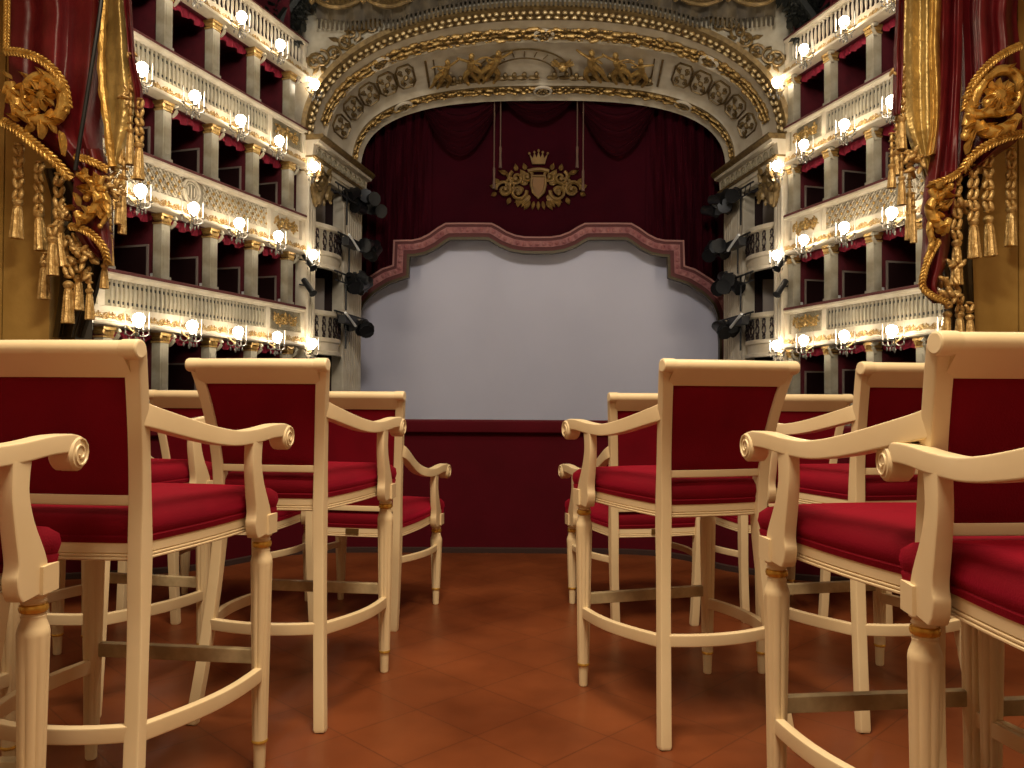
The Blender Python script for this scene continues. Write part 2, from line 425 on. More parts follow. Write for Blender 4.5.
# velvet parapet: flat front with corners turning back to the sides
PP = [(-3.35, 4.15), (-2.4, 4.25), (-1.75, 4.50), (-1.45, 4.86), (-1.15, 5.02), (-.6, 5.05), (.3, 5.05), (.8, 5.02), (1.05, 4.86), (1.3, 4.50), (1.9, 4.25), (3.35, 4.15)]
pp = spline([V((x, y, 0)) for x, y in PP], 60)
root = tag(empty('balcony_parapet', (-.2, 5.05, 0)), 'dark red velvet parapet along the front of the box below the grey screen', 'parapet')
def sec_sweep(sec, name, m, parent, path=pp):
    mb = MB(); rows = []
    for i, p in enumerate(path):
        t = (path[min(i + 1, len(path) - 1)] - path[max(i - 1, 0)]).normalized(); nrm = V((t.y, -t.x, 0))
        rows.append([p + nrm * a + V((0, 0, z)) for a, z in sec])
    mb.grid(rows, closed_u=True)
    return mb.build(name, m, parent, local=False)
sec_sweep([(0, .03), (0, .80), (-.2, .80), (-.2, .03)], 'panel', 'parapet', root)
sec_sweep([(.028, .748), (.036, .755), (.036, .802), (.028, .818), (.0, .824), (-.24, .824), (-.24, .748)], 'ledge', 'parapet', root)
sec_sweep([(.012, 0), (.012, .028), (.004, .034), (-.1, .034), (-.1, 0)], 'plinth', 'darkwall', root)

# ------------------------------------------------------------ the theatre (s across, t along its axis, z above the eye level of the box)
YAW = radians(1.5); CY, SY = cos(YAW), sin(YAW)
def T(s, t, z): return V((.35 + s * CY + t * SY, -s * SY + t * CY, z + CH))
def wall_s(t):
    d = 30.3 - t
    return 9.1 + .295 * d - (.02 * (d - 8) ** 2 if d > 8 else 0)
def wall_frame(t, sg):
    """point on the line of the boxes, tangent (towards the stage) and normal into the hall, in plan"""
    ds = (wall_s(t + .05) - wall_s(t - .05)) / .1
    tan = V((sg * ds, 1, 0)).normalized(); nrm = V((-sg * tan.y, sg * tan.x, 0))
    return sg * wall_s(t), tan, nrm
def W(t, sg, n, z):
    s, tan, nrm = wall_frame(t, sg)
    return T(s + nrm.x * n, t + nrm.y * n, z)
def heading(t, sg):
    """z rotation that turns local x along the wall (towards the stage on the left) and local -y into the hall"""
    s, tan, nrm = wall_frame(t, sg)
    nw = V((nrm.x * CY + nrm.y * SY, -nrm.x * SY + nrm.y * CY, 0))
    return atan2(nw.x, -nw.y)            # local (0,-1) -> nw
RAIL = [-.10, 3.30, 6.78, 10.09, 13.42]
T1, T0 = 30.3, 14.0
TS = [T1 - k * .8 for k in range(int((T1 - T0) / .8) + 1)]
COLS = {-1: [29.42 - 2.05 * k for k in range(8)], 1: [30.0 - 2.05 * k for k in range(8)]}
SIDE = {-1: 'left', 1: 'right'}
TN = ['lowest', 'second', 'third', 'fourth', 'top']

def spiral(mb, c, r0, turns, dr, a0, tr, plane, seg=5, n=22):
    P = []
    for k in range(n):
        u = k / (n - 1); a = a0 + dr * turns * 2 * pi * u; r = r0 * (1 - .82 * u)
        P.append(plane(c[0] + r * cos(a), c[1] + r * sin(a), tr))
    mb.tube(P, lambda i: tr * (1.1 - .5 * i / n), seg, up=(0, 1, 0))
    q = P[-1]; mb.ell(q, (tr * 1.5, tr * 1.5, tr * 1.5), 6, 4)
def leafy(mb, c, L, wdt, a, plane, th=.03):
    P = []; n = 6; rows = []
    d = (cos(a), sin(a)); nn = (-d[1], d[0])
    for k in range(n + 1):
        u = k / n; w = wdt * sin(pi * min(1, u * .9 + .1)) * (1 - .3 * u); x, y = c[0] + d[0] * L * u, c[1] + d[1] * L * u
        rows.append([plane(x - nn[0] * w, y - nn[1] * w, 0), plane(x - nn[0] * w * .3, y - nn[1] * w * .3, th * .8), plane(x, y, th * .5), plane(x + nn[0] * w * .3, y + nn[1] * w * .3, th * .8), plane(x + nn[0] * w, y + nn[1] * w, 0)])
    mb.grid(rows)
XZ = lambda x, y, d: V((x, -d, y))       # local relief plane: x along, z up, -y out
def relief(w, h, seed, dense=1.0):
    """symmetric scrollwork of acanthus, spirals and a central vase"""
    rnd = random.Random(seed); mb = MB(); tr = min(w, h) * .045
    mb.ell((0, -tr, -h * .05), (h * .13, tr * 2, h * .2), 8, 5); mb.ell((0, -tr, h * .22), (h * .08, tr * 2, h * .1), 8, 4)
    leafy(mb, (0, h * .2), h * .28, h * .09, pi / 2, XZ, tr * 2)
    k = max(1, int(round(w / h * 1.5 * dense)))
    for sg in (-1, 1):
        for i in range(k):
            x = sg * w * .5 * (i + .75) / (k + .25); up = 1 if i % 2 == 0 else -1; r = min(h * .3, w * .34 / k)
            spiral(mb, (x, up * h * .10), r, 1.35, up * sg, rnd.uniform(2, 4), tr, XZ)
            for q in range(4):
                a = rnd.uniform(0, 2 * pi); leafy(mb, (x + r * .9 * cos(a), up * h * .08 + r * .9 * sin(a)), r * .6, r * .22, a + rnd.uniform(-.6, .6), XZ, tr * 1.8)
            leafy(mb, (x - sg * r * .6, -up * h * .25), r * .9, r * .25, pi / 2 * (1 - sg) + sg * up * .5, XZ, tr * 1.6)
    return mb
def figure(mb, x, y, h, lean, flip, arm, seed):
    """small draped relief figure standing at x,y"""
    r = random.Random(seed); d = h * .10; c = lambda px, py: XZ(x + flip * px * h, y + py * h, d)
    def limb(pts, r0, r1):
        P = spline([c(*p) for p in pts], 8); mb.tube(P, lambda i: h * .82 * (r0 + (r1 - r0) * i / 8), 7, up=(0, 1, 0))
    l = lean
    limb([(-.02, .52), (l * .3, .68), (l * .5, .78)], .095, .085)
    mb.ell(c(l * .62, .92), (h * .065, h * .065, h * .085), 7, 5)
    limb([(l * .5, .76), (l * .5 + .16, .76 + arm * .1), (l * .5 + .27, .74 + arm * .22)], .042, .026)
    limb([(l * .5, .76), (l * .5 - .15, .68), (l * .5 - .20, .58 + r.uniform(0, .2))], .042, .026)
    limb([(0, .5), (.10, .30), (.02, .04)], .085, .04)
    limb([(-.02, .5), (-.10, .28), (-.20, .06)], .085, .04)
    limb([(-.04, .6), (-.2, .42), (-.28, .22), (-.36, .1)], .09, .03)
    limb([(l * .5 - .05, .74), (l * .5 - .22, .84), (l * .5 - .36, .80)], .03, .015)

# sconce prototype: local origin on the wall at the lower edge of the cornice, -y into the hall
def make_sconce():
    r = empty('wall_sconce')
    mb = MB(); mb.tube(spline([(0, 0, -.05), (0, -.18, -.22), (0, -.34, -.30)], 8), .025, 6)
    mb.lathe([(.01, -.42), (.04, -.38), (.07, -.32), (.03, -.27), (.05, -.22), (.02, -.18)], (0, -.34, 0), 8)
    mb.build('bracket', 'gilt_pale', r)
    for k in range(5):
        a = radians(-90 + (k - 2) * 48); R = .34 if k != 2 else .10
        mb = MB(); P = spline([(0, -.34, -.30), (R * .45 * cos(a), -.34 + R * .45 * sin(a), -.40), (R * .9 * cos(a), -.34 + R * .9 * sin(a), -.36), (R * cos(a), -.34 + R * sin(a), -.24)], 10)
        mb.tube(P, .016, 5); mb.lathe([(.015, -.25), (.055, -.22), (.06, -.205), (.02, -.2)], (R * cos(a), -.34 + R * sin(a), 0), 8)
        mb.ell((R * .62 * cos(a), -.34 + R * .62 * sin(a), -.50), (.028, .028, .065), 6, 4); mb.ell((R * cos(a), -.34 + R * sin(a), -.34), (.022, .022, .05), 6, 4)
        mb.build('arm', 'crystal', r)
        if k != 2:
            MB().lathe([(.016, -.2), (.016, .22), (.006, .27)], (R * cos(a), -.34 + R * sin(a), 0), 6).build('candle', 'candle', r)
    MB().lathe([(.04, -.2), (.11, -.12), (.165, 0), (.15, .1), (.08, .17), (.02, .19)], (0, -.44, .03), 12).build('globe', 'bulb', r)
    MB().lathe([(.014, -.62), (.03, -.58), (.045, -.52), (.02, -.46), (.012, -.40)], (0, -.34, 0), 8).build('pendant', 'crystal', r)
    return r
sconce0 = make_sconce(); nsc = [0]
def place_sconce(loc, rz, lab, grp):
    o = sconce0 if nsc[0] == 0 else copy_tree(sconce0); nsc[0] += 1
    o.location = loc; o.rotation_euler = (0, 0, rz); tag(o, lab, 'wall sconce', grp)

# pilaster prototype between boxes
def make_pilaster(h):
    r = empty('pilaster')
    mb = MB(); mb.box((0, -.02, h * .42), (.34, .30, h * .84)); mb.box((0, -.03, .05), (.40, .36, .10))
    mb.box((0, -.175, h * .44), (.20, .012, h * .62))
    mb.build('shaft', 'marble', r, smooth=0)
    mb = MB(); mb.box((0, -.03, h - .04), (.46, .42, .08)); mb.box((0, -.02, h * .86), (.38, .34, .05))
    for sx in (-1, 1):
        mb.lathe([(.01, -.16), (.075, -.15), (.075, .15), (.01, .16)], (sx * .15, -.05, h - .13), 10, axis=(0, 1, 0))
    for k in (-1, 0, 1): leafy(mb, (k * .12, h * .87), .17, .06, pi / 2, lambda x, y, d: V((x, -.19 - d, y)), .05)
    mb.build('capital', 'gilt', r)
    mb = MB(); P = spline([(.26, -.12, h - .02), (.27, -.30, h - .10), (.26, -.22, h - .28), (.25, -.12, h - .36)], 8)
    mb.tube(P, lambda i: .075 - .004 * i, 7); mb.build('scroll_bracket', 'ivory_grey', r)
    return r
pil0 = {}

def make_baluster(h):
    return MB().lathe([(.03, 0), (.045, .02), (.045, .06), (.028, .10), (.05, h * .34), (.052, h * .5), (.05, h * .66), (.028, h - .10), (.045, h - .06), (.045, h - .02), (.03, h)], seg=6)
BAND = relief(.48, .25, 5, .8)
PANEL = {k: relief(1.35, .62, 20 + k, 1.0) for k in (1, 2, 3)}
door_n = [0]
for sg in (-1, 1):
    sd = SIDE[sg]; COLT = COLS[sg]
    shell = MB()
    for k, zr in enumerate(RAIL):
        lab = {0: 'lowest visible', 1: 'second', 2: 'third', 3: 'fourth', 4: 'topmost'}[k]
        deco = {0: 'of ringed openwork', 1: 'of close balusters', 2: 'of diamond lattice and medallions', 3: 'of slender balusters', 4: 'of dark spaced balusters'}[k]
        root = tag(empty('box_tier_front', W(24, sg, 0, zr)), '%s ivory and gilt box front %s, on the %s wall' % (lab, deco, sd), 'balcony front', 'gilded fronts of the box tiers')
        def strip(sec, name, m, ts=TS, smooth=40, parent=root):
            mb = MB(); rows = [[W(t, sg, n, zr + z) for n, z in sec] for t in ts]
            b = len(mb.v); mb.grid(rows, closed_u=True); c = len(sec)
            mb.f.append(tuple(b + i for i in range(c))); mb.f.append(tuple(b + (len(rows) - 1) * c + i for i in range(c)))
            return mb.build(name, m, parent, smooth, local=False)
        strip([(-.16, .02), (-.12, .07), (.10, .07), (.15, .03), (.15, -.03), (-.16, -.03)], 'hand_rail', 'rail')
        strip([(.0, -.03), (.14, -.03), (.14, -.09), (.08, -.13), (.06, -.20), (-.06, -.20), (-.06, -.03)], 'top_moulding', 'ivory')
        strip([(.055, -.93), (.075, -.96), (.075, -1.05), (.10, -1.08), (.10, -1.34), (.16, -1.37), (.34, -1.385), (.36, -1.43), (.33, -1.47), (.1, -1.50), (-.1, -1.50), (-.1, -.93)], 'cornice', 'ivory')
        # dentils under the lip and gilded repeat band
        mb = MB(); t = T1 - .12; n = 0
        while t > 17.5:
            rz = heading(t, sg); o = W(t, sg, .11, zr - 1.21); c, s_ = cos(rz), sin(rz)
            mb.join(BAND, lambda p: V((p.x * c - p.y * s_, p.x * s_ + p.y * c, p.z)) + o)
            t -= .50
        mb.build('gilt_band', 'gilt', root, local=False)
        strip([(.02, -.2), (.02, -.94), (-.10, -.94), (-.10, -.2)] if k in (1, 3) else [(-.08, -.2), (-.08, -.94), (-.10, -.94), (-.10, -.2)], 'backing', 'olive' if k in (1, 3) else ('boxdark' if k == 4 else 'ivory_grey'))
        tend = 28.15 if k in (1, 2, 3) else 30.1
        tbeg = 17.2
        # end posts and the dividing stiles
        for tt in [T1 - .10, 20.95 if k == 1 else 17.0] + ([28.1] if k in (1, 2, 3) else []):
            MB().box(W(tt, sg, 0, zr - .565), (.24, .15, .75), heading(tt, sg)).build('stile', 'ivory', root, 0, local=False)
        mb = MB(); bz = zr - .935; h = .735
        if k in (1, 3, 4):
            B = make_baluster(h); st = {1: .165, 3: .165, 4: .21}[k]; t = tend - .2
            while t > (21.2 if k == 1 else tbeg):
                o = W(t, sg, .035 if k != 4 else 0, bz); mb.join(B, lambda p: p + o); t -= st
            mb.build('balustrade', 'ivory_grey' if k != 4 else 'ivory', root, local=False)
            if k != 4:      # rows of small dark piercings above and below
                mb = MB(); t = tend - .2 + st / 2
                while t > (21.2 if k == 1 else tbeg):
                    rz = heading(t, sg)
                    for zz in (.13, .60): mb.box(W(t, sg, .024, bz + zz), (.055, .012, .085), rz)
                    t -= st
                mb.build('piercing_pattern', 'black', root, 0, local=False)
        elif k == 2:
            t = tend - .15; st = .30; i = 0
            med = [24.3, 19.6]
            while t > tbeg:
                if all(abs(t - m) > .5 for m in med):
                    for dd in (-1, 1):
                        mb.tube([W(t + dd * .17, sg, .02, bz + .02), W(t - dd * .17, sg, .02, bz + h * .5), W(t + dd * .17, sg, .02, bz + h - .02)], .024, 5, cap=False)
                        mb.tube([W(t, sg, .01, bz + .02), W(t + dd * .15, sg, .01, bz + h * .25), W(t, sg, .01, bz + h * .5), W(t + dd * .15, sg, .01, bz + h * .75), W(t, sg, .01, bz + h)], .015, 4, cap=False)
                t -= st
            mb.build('lattice', 'ivory', root, local=False)
            mb = MB(); t = tend - .15
            while t > tbeg:
                if all(abs(t - m) > .5 for m in med):
                    for zz in (.25, .5, .75): mb.ell(W(t + (.15 if zz == .5 else 0), sg, .03, bz + h * zz), (.05, .05, .06), 6, 4)
                t -= st
            mb.build('floret_pattern', 'gilt', root, local=False)
            for m in med:
                mb = MB(); rz = heading(m, sg)
                P = []
                for q in range(24):
                    a = 2 * pi * q / 24; x, z = .36 * cos(a), .36 * sin(a); o = W(m, sg, .05, bz + h / 2); P.append(o + V((x * cos(rz), x * sin(rz), z)))
                mb.tube(P, .045, 6, closed=True); P = [p * .72 + W(m, sg, .05, bz + h / 2) * .28 for p in P]; mb.tube(P, .02, 5, closed=True)
                for q in (-.14, 0, .14):
                    o = W(m, sg, .04, bz + h / 2) + V((q * cos(rz), q * sin(rz), 0)); mb.tube([o + V((0, 0, -.2 + abs(q) * .5)), o + V((0, 0, .2 - abs(q) * .5))], .022, 5)
                mb.build('medallion', 'ivory', root, local=False)
        else:
            t = tend - .3
            while t > tbeg:
                rz = heading(t, sg)
                for zz in (.2, .54):
                    o = W(t, sg, .02, bz + zz); P = [o + V((.15 * cos(2 * pi * q / 12) * cos(rz), .15 * cos(2 * pi * q / 12) * sin(rz), .15 * sin(2 * pi * q / 12))) for q in range(12)]
                    mb.tube(P, .024, 5, closed=True)
                t -= .34
            mb.build('openwork', 'ivory', root, local=False)
        if k in (1, 2, 3):
            for tt in [29.15] + ([19.95] if k == 1 else []):
                rz = heading(tt, sg); c, s_ = cos(rz), sin(rz); o = W(tt, sg, .03, bz + h / 2)
                MB().box(W(tt, sg, -.03, bz + h / 2), (1.75, .10, .76), rz).build('panel', 'ivory', root, 0, local=False)
                MB().join(PANEL[k], lambda p: V((p.x * c - p.y * s_, p.x * s_ + p.y * c, p.z)) + o).build('panel_relief', 'gilt', root, local=False)
        # box floor, soffit, partitions
        shell.grid([[W(t, sg, -.1, zr - 1.5), W(t, sg, -2.2, zr - 1.5), W(t, sg, -2.2, zr - .6), W(t, sg, -.1, zr - .6)] for t in TS], closed_u=True)
        top = (RAIL[k + 1] - 1.5) if k < 4 else zr + 2.2
        for t in COLT:
            rz = heading(t, sg); shell.box(W(t, sg, -1.15, (zr - .6 + top) / 2), (.10, 2.1, top - zr + .6), rz)
        # pilasters, valances, doors, sconces
        if k < 4:
            hp = top - zr - .05
            for i, t in enumerate(COLT[:7]):
                key = round(hp, 2)
                first = key not in pil0
                if first: pil0[key] = make_pilaster(hp)
                o = pil0[key] if first else copy_tree(pil0[key])
                o.location = W(t, sg, -.12, zr + .05); o.rotation_euler = (0, 0, heading(t, sg))
                tag(o, 'gilt capped marble pilaster on the %s tier, %s wall, number %d counted from the stage' % (TN[k], sd, i + 1), 'pilaster', 'pilasters between the boxes', 'thing')
                tm = t - 1.025
                rz = heading(tm, sg); c, s_ = cos(rz), sin(rz); org = W(tm, sg, -.28, top)
                mb = MB(); rows = []
                for q in range(25):
                    x = -.86 + 1.72 * q / 24; u = q / 24; dr = .20 + .10 * abs(sin(pi * 3 * u)) ; ys = -.05 * sin(pi * 12 * u)
                    L = lambda y, z: V((x * c - y * s_, x * s_ + y * c, z)) + org
                    rows.append([L(ys * .3, 0), L(ys * .6 - .03, -.12), L(ys, -dr), L(ys + .03, -dr), L(.04, -.12), L(.04, 0)])
                mb.grid(rows, closed_u=True)
                tag(mb.build('box_valance', 'valance'), 'crimson valance heading a box on the %s tier, %s wall, bay %d from stage' % (TN[k], sd, i + 1), 'valance', 'crimson valances of the boxes')
                # dark framed mirror on the partition, seen through the opening
                if k < 3:
                    rz = heading(t, sg); bx = lambda n, z: W(t, sg, n, zr + z) + (W(t - .065, sg, n, zr) - W(t, sg, n, zr))
                    e = tag(empty('partition_mirror', bx(-1.1, -.2)), 'dark framed mirror inside a %s tier box, %s wall, bay %d from stage' % (TN[k], sd, i + 1), 'mirror', 'framed mirrors inside the boxes')
                    MB().box(bx(-1.18, .38), (.03, 1.25, 1.36), rz).build('glass', 'boxdark', e, 0, local=False)
                    mb = MB()
                    for n in (-.53, -1.83): mb.box(bx(n, .38), (.06, .06, 1.44), rz)
                    for z in (-.33, 1.09): mb.box(bx(-1.18, z), (.06, 1.36, .06), rz)
                    mb.build('frame', 'frame_grey', e, 0, local=False)
                    if k:
                        o = MB().box((0, 0, 0), (.03, .12, .12)).build('socket_box', 'slit', smooth=0); o.location = bx(-.36, .20); o.rotation_euler = (0, 0, rz)
                        tag(o, 'small white wall box inside a %s tier box, %s wall, bay %d from stage' % (TN[k], sd, i + 1), 'wall box', 'small white boxes inside the boxes')
        if k >= 1:
            for i, t in enumerate(COLT[:7]):
                tm = t - 1.72
                place_sconce(W(tm, sg, .30, zr - 1.33), heading(tm, sg), 'lit sconce under the %s tier front, %s wall, bay %d from stage' % (TN[k], sd, i + 1), 'sconces along the box fronts')
    # back wall of the boxes
    shell.grid([[W(t, sg, -2.2, -3), W(t, sg, -2.2, 16.5), W(t, sg, -2.35, 16.5), W(t, sg, -2.35, -3)] for t in TS], closed_u=True)
    shell.grid([[W(T1, sg, -.1, -3), W(T1, sg, -2.3, -3)], [W(T1, sg, -.1, 16.5), W(T1, sg, -2.3, 16.5)]])
    struct(shell, 'wall_boxes_' + sd, 'boxred', smooth=0)

# ------------------------------------------------------------ proscenium
SPR = 9.88                                    # springing height of the arch
def arch_pt(r, a):
    """r 0 outer edge .. 1 inner edge, a from 0 (left springing) to pi"""
    e = 2.2 + .6 * r; hw = 9.1 + (8.24 - 9.1) * r; rise = 4.88 + (3.45 - 4.88) * r; t = 30.3 + 5.5 * r
    cx = -cos(a); cx = math.copysign(abs(cx) ** (2 / e), cx); cz = abs(sin(a)) ** (2 / e)
    return hw * cx, t, SPR + rise * cz
def AP(r, a, out=0):
    s, t, z = arch_pt(r, a)
    if out:
        p0 = T(*arch_pt(r, a)); pa = T(*arch_pt(r, min(a + .02, pi))) - T(*arch_pt(r, max(a - .02, 0))); pr = T(*arch_pt(min(r + .02, 1), a)) - T(*arch_pt(max(r - .02, 0), a))
        n = pa.cross(pr).normalized()
        if n.y > 0: n = -n
        return p0 + n * out
    return T(s, t, z)
NA = 72
AA = [pi * k / NA for k in range(NA + 1)]
arch = tag(empty('proscenium_arch', T(0, 30.3, SPR)), 'broad ivory and gilt arch framing the stage above the dark red curtain', 'arch', kind='thing')
def band(r0, r1, prof, name, m, a0=0, a1=pi):
    mb = MB(); aa = [a0 + (a1 - a0) * k / NA for k in range(NA + 1)]
    rows = [[AP(r0 + (r1 - r0) * u, a, o) for u, o in prof] for a in aa]; mb.grid(rows)
    return mb.build(name, m, arch, local=False)
band(0, 1, [(0, 0), (.1, .02), (.115, .06), (.13, .02), (.3, .02), (.33, .09), (.345, .02), (.5, 0), (.75, 0), (.80, .03), (.815, .09), (.83, .02), (.92, .02), (.97, .06), (1, .12), (1.0, -.15)], 'soffit', 'ivory')
band(-.03, .115, [(0, -.1), (.05, .08), (.3, .13), (.5, .07), (.7, .12), (.95, .08), (1, 0)], 'outer_rim', 'dgilt')
def studs(r, step, rad, out, name, m, a0=.02, a1=pi - .02, jit=0, el=1.6, rows=1):
    rnd = random.Random(int(r * 1000)); mb = MB(); a = a0
    while a < a1:
        for q in range(rows):
            rr = r + (q - (rows - 1) / 2) * .045
            p = AP(rr, a, out); p2 = AP(rr, min(a + .01, pi), out); d = (p2 - p).normalized()
            m3 = Matrix((d, V((0, 1, 0)), d.cross(V((0, 1, 0))))).transposed()
            k = rad * (1 + jit * rnd.uniform(-.6, .6)); mb.ell(p + V((0, -.03, rnd.uniform(-1, 1) * jit * .06)), (k * el, k, k), 6, 4, m3)
        s1 = (AP(r, min(a + .01, pi)) - AP(r, a)).length / .01; a += step / max(s1, .5)
    return mb.build(name, m, arch, local=False)
studs(.025, .26, .085, .14, 'rim_bead', 'gilt_pale', el=1.2)
studs(.075, .34, .10, .12, 'rim_leaf', 'gilt_pale', el=1.3)
band(.20, .30, [(0, .01), (.08, .07), (.5, .05), (.92, .07), (1, .01)], 'outer_garland_ground', 'dgilt', .16, pi - .16)
studs(.25, .13, .062, .10, 'outer_garland', 'gilt', .17, pi - .17, jit=1, rows=3)
band(.835, .925, [(0, .01), (.08, .07), (.5, .05), (.92, .07), (1, .01)], 'inner_garland_ground', 'dgilt', .06, pi - .06)
studs(.88, .13, .06, .10, 'inner_garland', 'gilt', .07, pi - .07, jit=1, rows=2)
for r, A_ in ((.25, (.80, pi / 2, pi - .80)), (.88, (.85, pi / 2, pi - .85))):
    for a in A_:
        mb = MB(); c = AP(r, a, .12); tx = (AP(r, a + .02) - AP(r, a - .02)).normalized(); ty = (AP(r - .04, a) - AP(r + .04, a)).normalized()
        mb.tube([c + tx * .36 * cos(2 * pi * q / 18) + ty * .30 * sin(2 * pi * q / 18) for q in range(18)], .07, 6, closed=True, up=(0, 1, 0)); mb.build('rosette_ring', 'ivory', arch, local=False)
        mb = MB()
        for q in range(6): mb.ell(c + tx * .15 * cos(q) + ty * .13 * sin(q), (.1, .1, .1), 6, 4)
        mb.build('rosette', 'dgilt', arch, local=False)
# side medallion coffers, five each side
for sg in (-1, 1):
    LA = [.25 + .68 * q / 60 for q in range(61)]; LL = [0]
    for q0, q1 in zip(LA[:-1], LA[1:]): LL.append(LL[-1] + (AP(.535, q1) - AP(.535, q0)).length)
    for k in range(5):
        a = next(q for q, l in zip(LA, LL) if l >= LL[-1] * k / 4 - 1e-6)
        if sg > 0: a = pi - a
        r0, r1 = .40, .67; c = AP(.535, a, .05); hx = .37
        tx = (AP(.56, a + .02) - AP(.56, a - .02)).normalized(); e = AP(r0, a, .05) - AP(r1, a, .05); hy = e.length / 2; ty = e.normalized(); nn = tx.cross(ty).normalized()
        if nn.y > 0: nn = -nn
        pl = lambda x, y, d: c + tx * x + ty * y + nn * d
        ch = .6
        oct_ = [(-hx, -hy * ch), (-hx * ch, -hy), (hx * ch, -hy), (hx, -hy * ch), (hx, hy * ch), (hx * ch, hy), (-hx * ch, hy), (-hx, hy * ch)]
        MB().prism(oct_, -.06, -.02, pl).build('coffer_ground', 'ivory', arch, 0, local=False)
        mb = MB(); mb.tube([pl(x, y, 0) for x, y in oct_], .045, 5, closed=True, up=(0, 1, 0))
        for sx in (-1, 1):
            for sy in (-1, 1):
                spiral(mb, (sx * hx * .48, sy * hy * .55), hx * .36, 1.3, sx * sy, pi / 2 * sx, .03, pl, 5, 14)
                leafy(mb, (sx * hx * .3, sy * hy * .2), hx * .6, .09, atan2(sy, sx), pl, .08)
        mb.ell(pl(0, 0, .02), (.11, .08, .15), 8, 5); mb.build('coffer_scrollwork', 'dgilt', arch, local=False)
# central frieze of figures with the half clock
f0, f1 = 1.10, pi - 1.10
mb = MB()
for a in (f0 - .035, f1 + .035): mb.tube([AP(.42, a, .04), AP(.74, a, .04)], .05, 5)
for a in (f0 + .01, f1 - .01): mb.tube([AP(.43, a, .04), AP(.73, a, .04)], .03, 5)
mb.build('frieze_border', 'dgilt', arch, local=False)
def fr_plane(a0):
    c = AP(.75, a0, .03); tx = (AP(.7, a0 + .02) - AP(.7, a0 - .02)).normalized(); e = AP(.34, a0, .03) - c; ty = e.normalized(); nn = tx.cross(ty).normalized()
    if nn.y > 0: nn = -nn
    return (lambda p: c + tx * p.x + ty * p.z - nn * p.y), e.length
figs = [(1.165, .82, .12, 1, 1.0), (1.295, .90, -.05, -1, .8), (1.405, .92, .12, 1, 1.0), (1.725, .92, -.05, -1, 1.2), (1.852, .90, .1, -1, .9), (1.980, .82, -.12, 1, .6)]
for i, (a, hh, ln, fl, ar) in enumerate(figs):
    fn, L = fr_plane(a); mb = MB(); figure(mb, 0, 0, L * hh, ln, fl, ar, i)
    m2 = MB().join(mb, fn); m2.build('frieze_figure', 'gilt', arch, local=False)
mb = MB()
for i in range(26):
    a = f0 + .03 + (f1 - f0 - .06) * i / 25; fn, L = fr_plane(a); rnd = random.Random(i)
    mb.ell(fn(V((0, -.05, L * .06))), (.28, .10, .09 + .05 * rnd.random()), 7, 4); mb.ell(fn(V((.1, -.08, L * .15 + .1 * rnd.random()))), (.11, .10, .12), 6, 4)
mb.build('frieze_clouds', 'dgilt', arch, local=False)
fn, L = fr_plane(1.52); mb = MB(); R = L * .80
for rr, w in ((R, .035), (R * .70, .03)): mb.tube([fn(V((rr * 1.12 * cos(pi * q / 24), -.04, .1 + rr * sin(pi * q / 24)))) for q in range(25)], w, 5, up=(0, 1, 0))
for q in range(1, 12): mb.tube([fn(V((R * .76 * 1.12 * cos(pi * q / 12), -.04, .1 + R * .76 * sin(pi * q / 12)))), fn(V((R * .92 * 1.12 * cos(pi * q / 12), -.04, .1 + R * .92 * sin(pi * q / 12))))], .028, 4)
mb.build('half_clock_dial', 'dgilt', arch, local=False)
fn, L = fr_plane(1.62); mb = MB()
for sx in (-1, 1):
    for q in range(4): leafy(mb, (sx * .1, L * .42), .55 - .05 * q, .10, pi / 2 - sx * (.5 + .28 * q), lambda x, y, d: fn(V((x, -.12 - d, y))), .06)
mb.ell(fn(V((0, -.1, L * .40))), (.22, .14, .22), 8, 5); mb.build('frieze_wings', 'gilt', arch, local=False)

# spandrel wall above the arch, ornaments, canopy with fringe
mb = MB(); rows = []
for a in AA:
    s, t, z = arch_pt(0, a); rows.append([T(s, 30.32, z), T(s * 1.0, 30.32, 16.6)])
mb.grid(rows)
for sg in (-1, 1): mb.grid([[T(sg * 9.1, 30.32, SPR), T(sg * 9.6, 30.32, SPR)], [T(sg * 9.1, 30.32, 16.6), T(sg * 9.6, 30.32, 16.6)]])
struct(mb, 'wall_front', 'ivory_grey', smooth=0)
for sg in (-1, 1):
    mb = MB(); rnd = random.Random(3)
    pl = lambda x, y, d: T(sg * x, 30.28 - d, y)
    for k in range(7):
        c = (8.75 - .42 * k * .9 + rnd.uniform(-.1, .1), 12.65 + .24 * k + rnd.uniform(-.2, .2)); spiral(mb, c, .34, 1.3, 1 if k % 2 else -1, rnd.uniform(0, 6), .06, pl, 5, 16)
        for q in range(4): a = rnd.uniform(0, 6.28); leafy(mb, (c[0] + .3 * cos(a), c[1] + .3 * sin(a)), .38, .11, a, pl, .1)
    tag(mb.build('spandrel_ornament', 'dgilt'), 'aged gilt scrollwork in the %s upper corner beside the arch' % SIDE[sg], 'wall ornament')
    mb = MB(); rnd = random.Random(11)
    for k in range(90):
        u = rnd.random(); cs = 10.1 - 1.3 * u + rnd.uniform(-.45, .45); cz = 12.9 + 2.3 * u + rnd.uniform(-.5, .5) + .3
        a = rnd.uniform(0, 6.28); P = (lambda x, y, d: T(sg * x, 29.7 + rnd.uniform(-.15, .15) - d, y)); leafy(mb, (cs, cz), .55, .16, a, P, .14)
    mb.tube([T(sg * 10.1, 29.5, 13.0), T(sg * 9.8, 29.6, 14.0), T(sg * 9.0, 29.7, 15.2)], .22, 7)
    tag(mb.build('carved_trophy', 'foliage'), 'blackened leafy trophy at the %s end of the top tier' % SIDE[sg], 'carved ornament', kind='thing')
can = tag(empty('painted_canopy', T(0, 29.9, 15)), 'brown and gold canopy with a fringed lower edge above the arch', 'canopy')
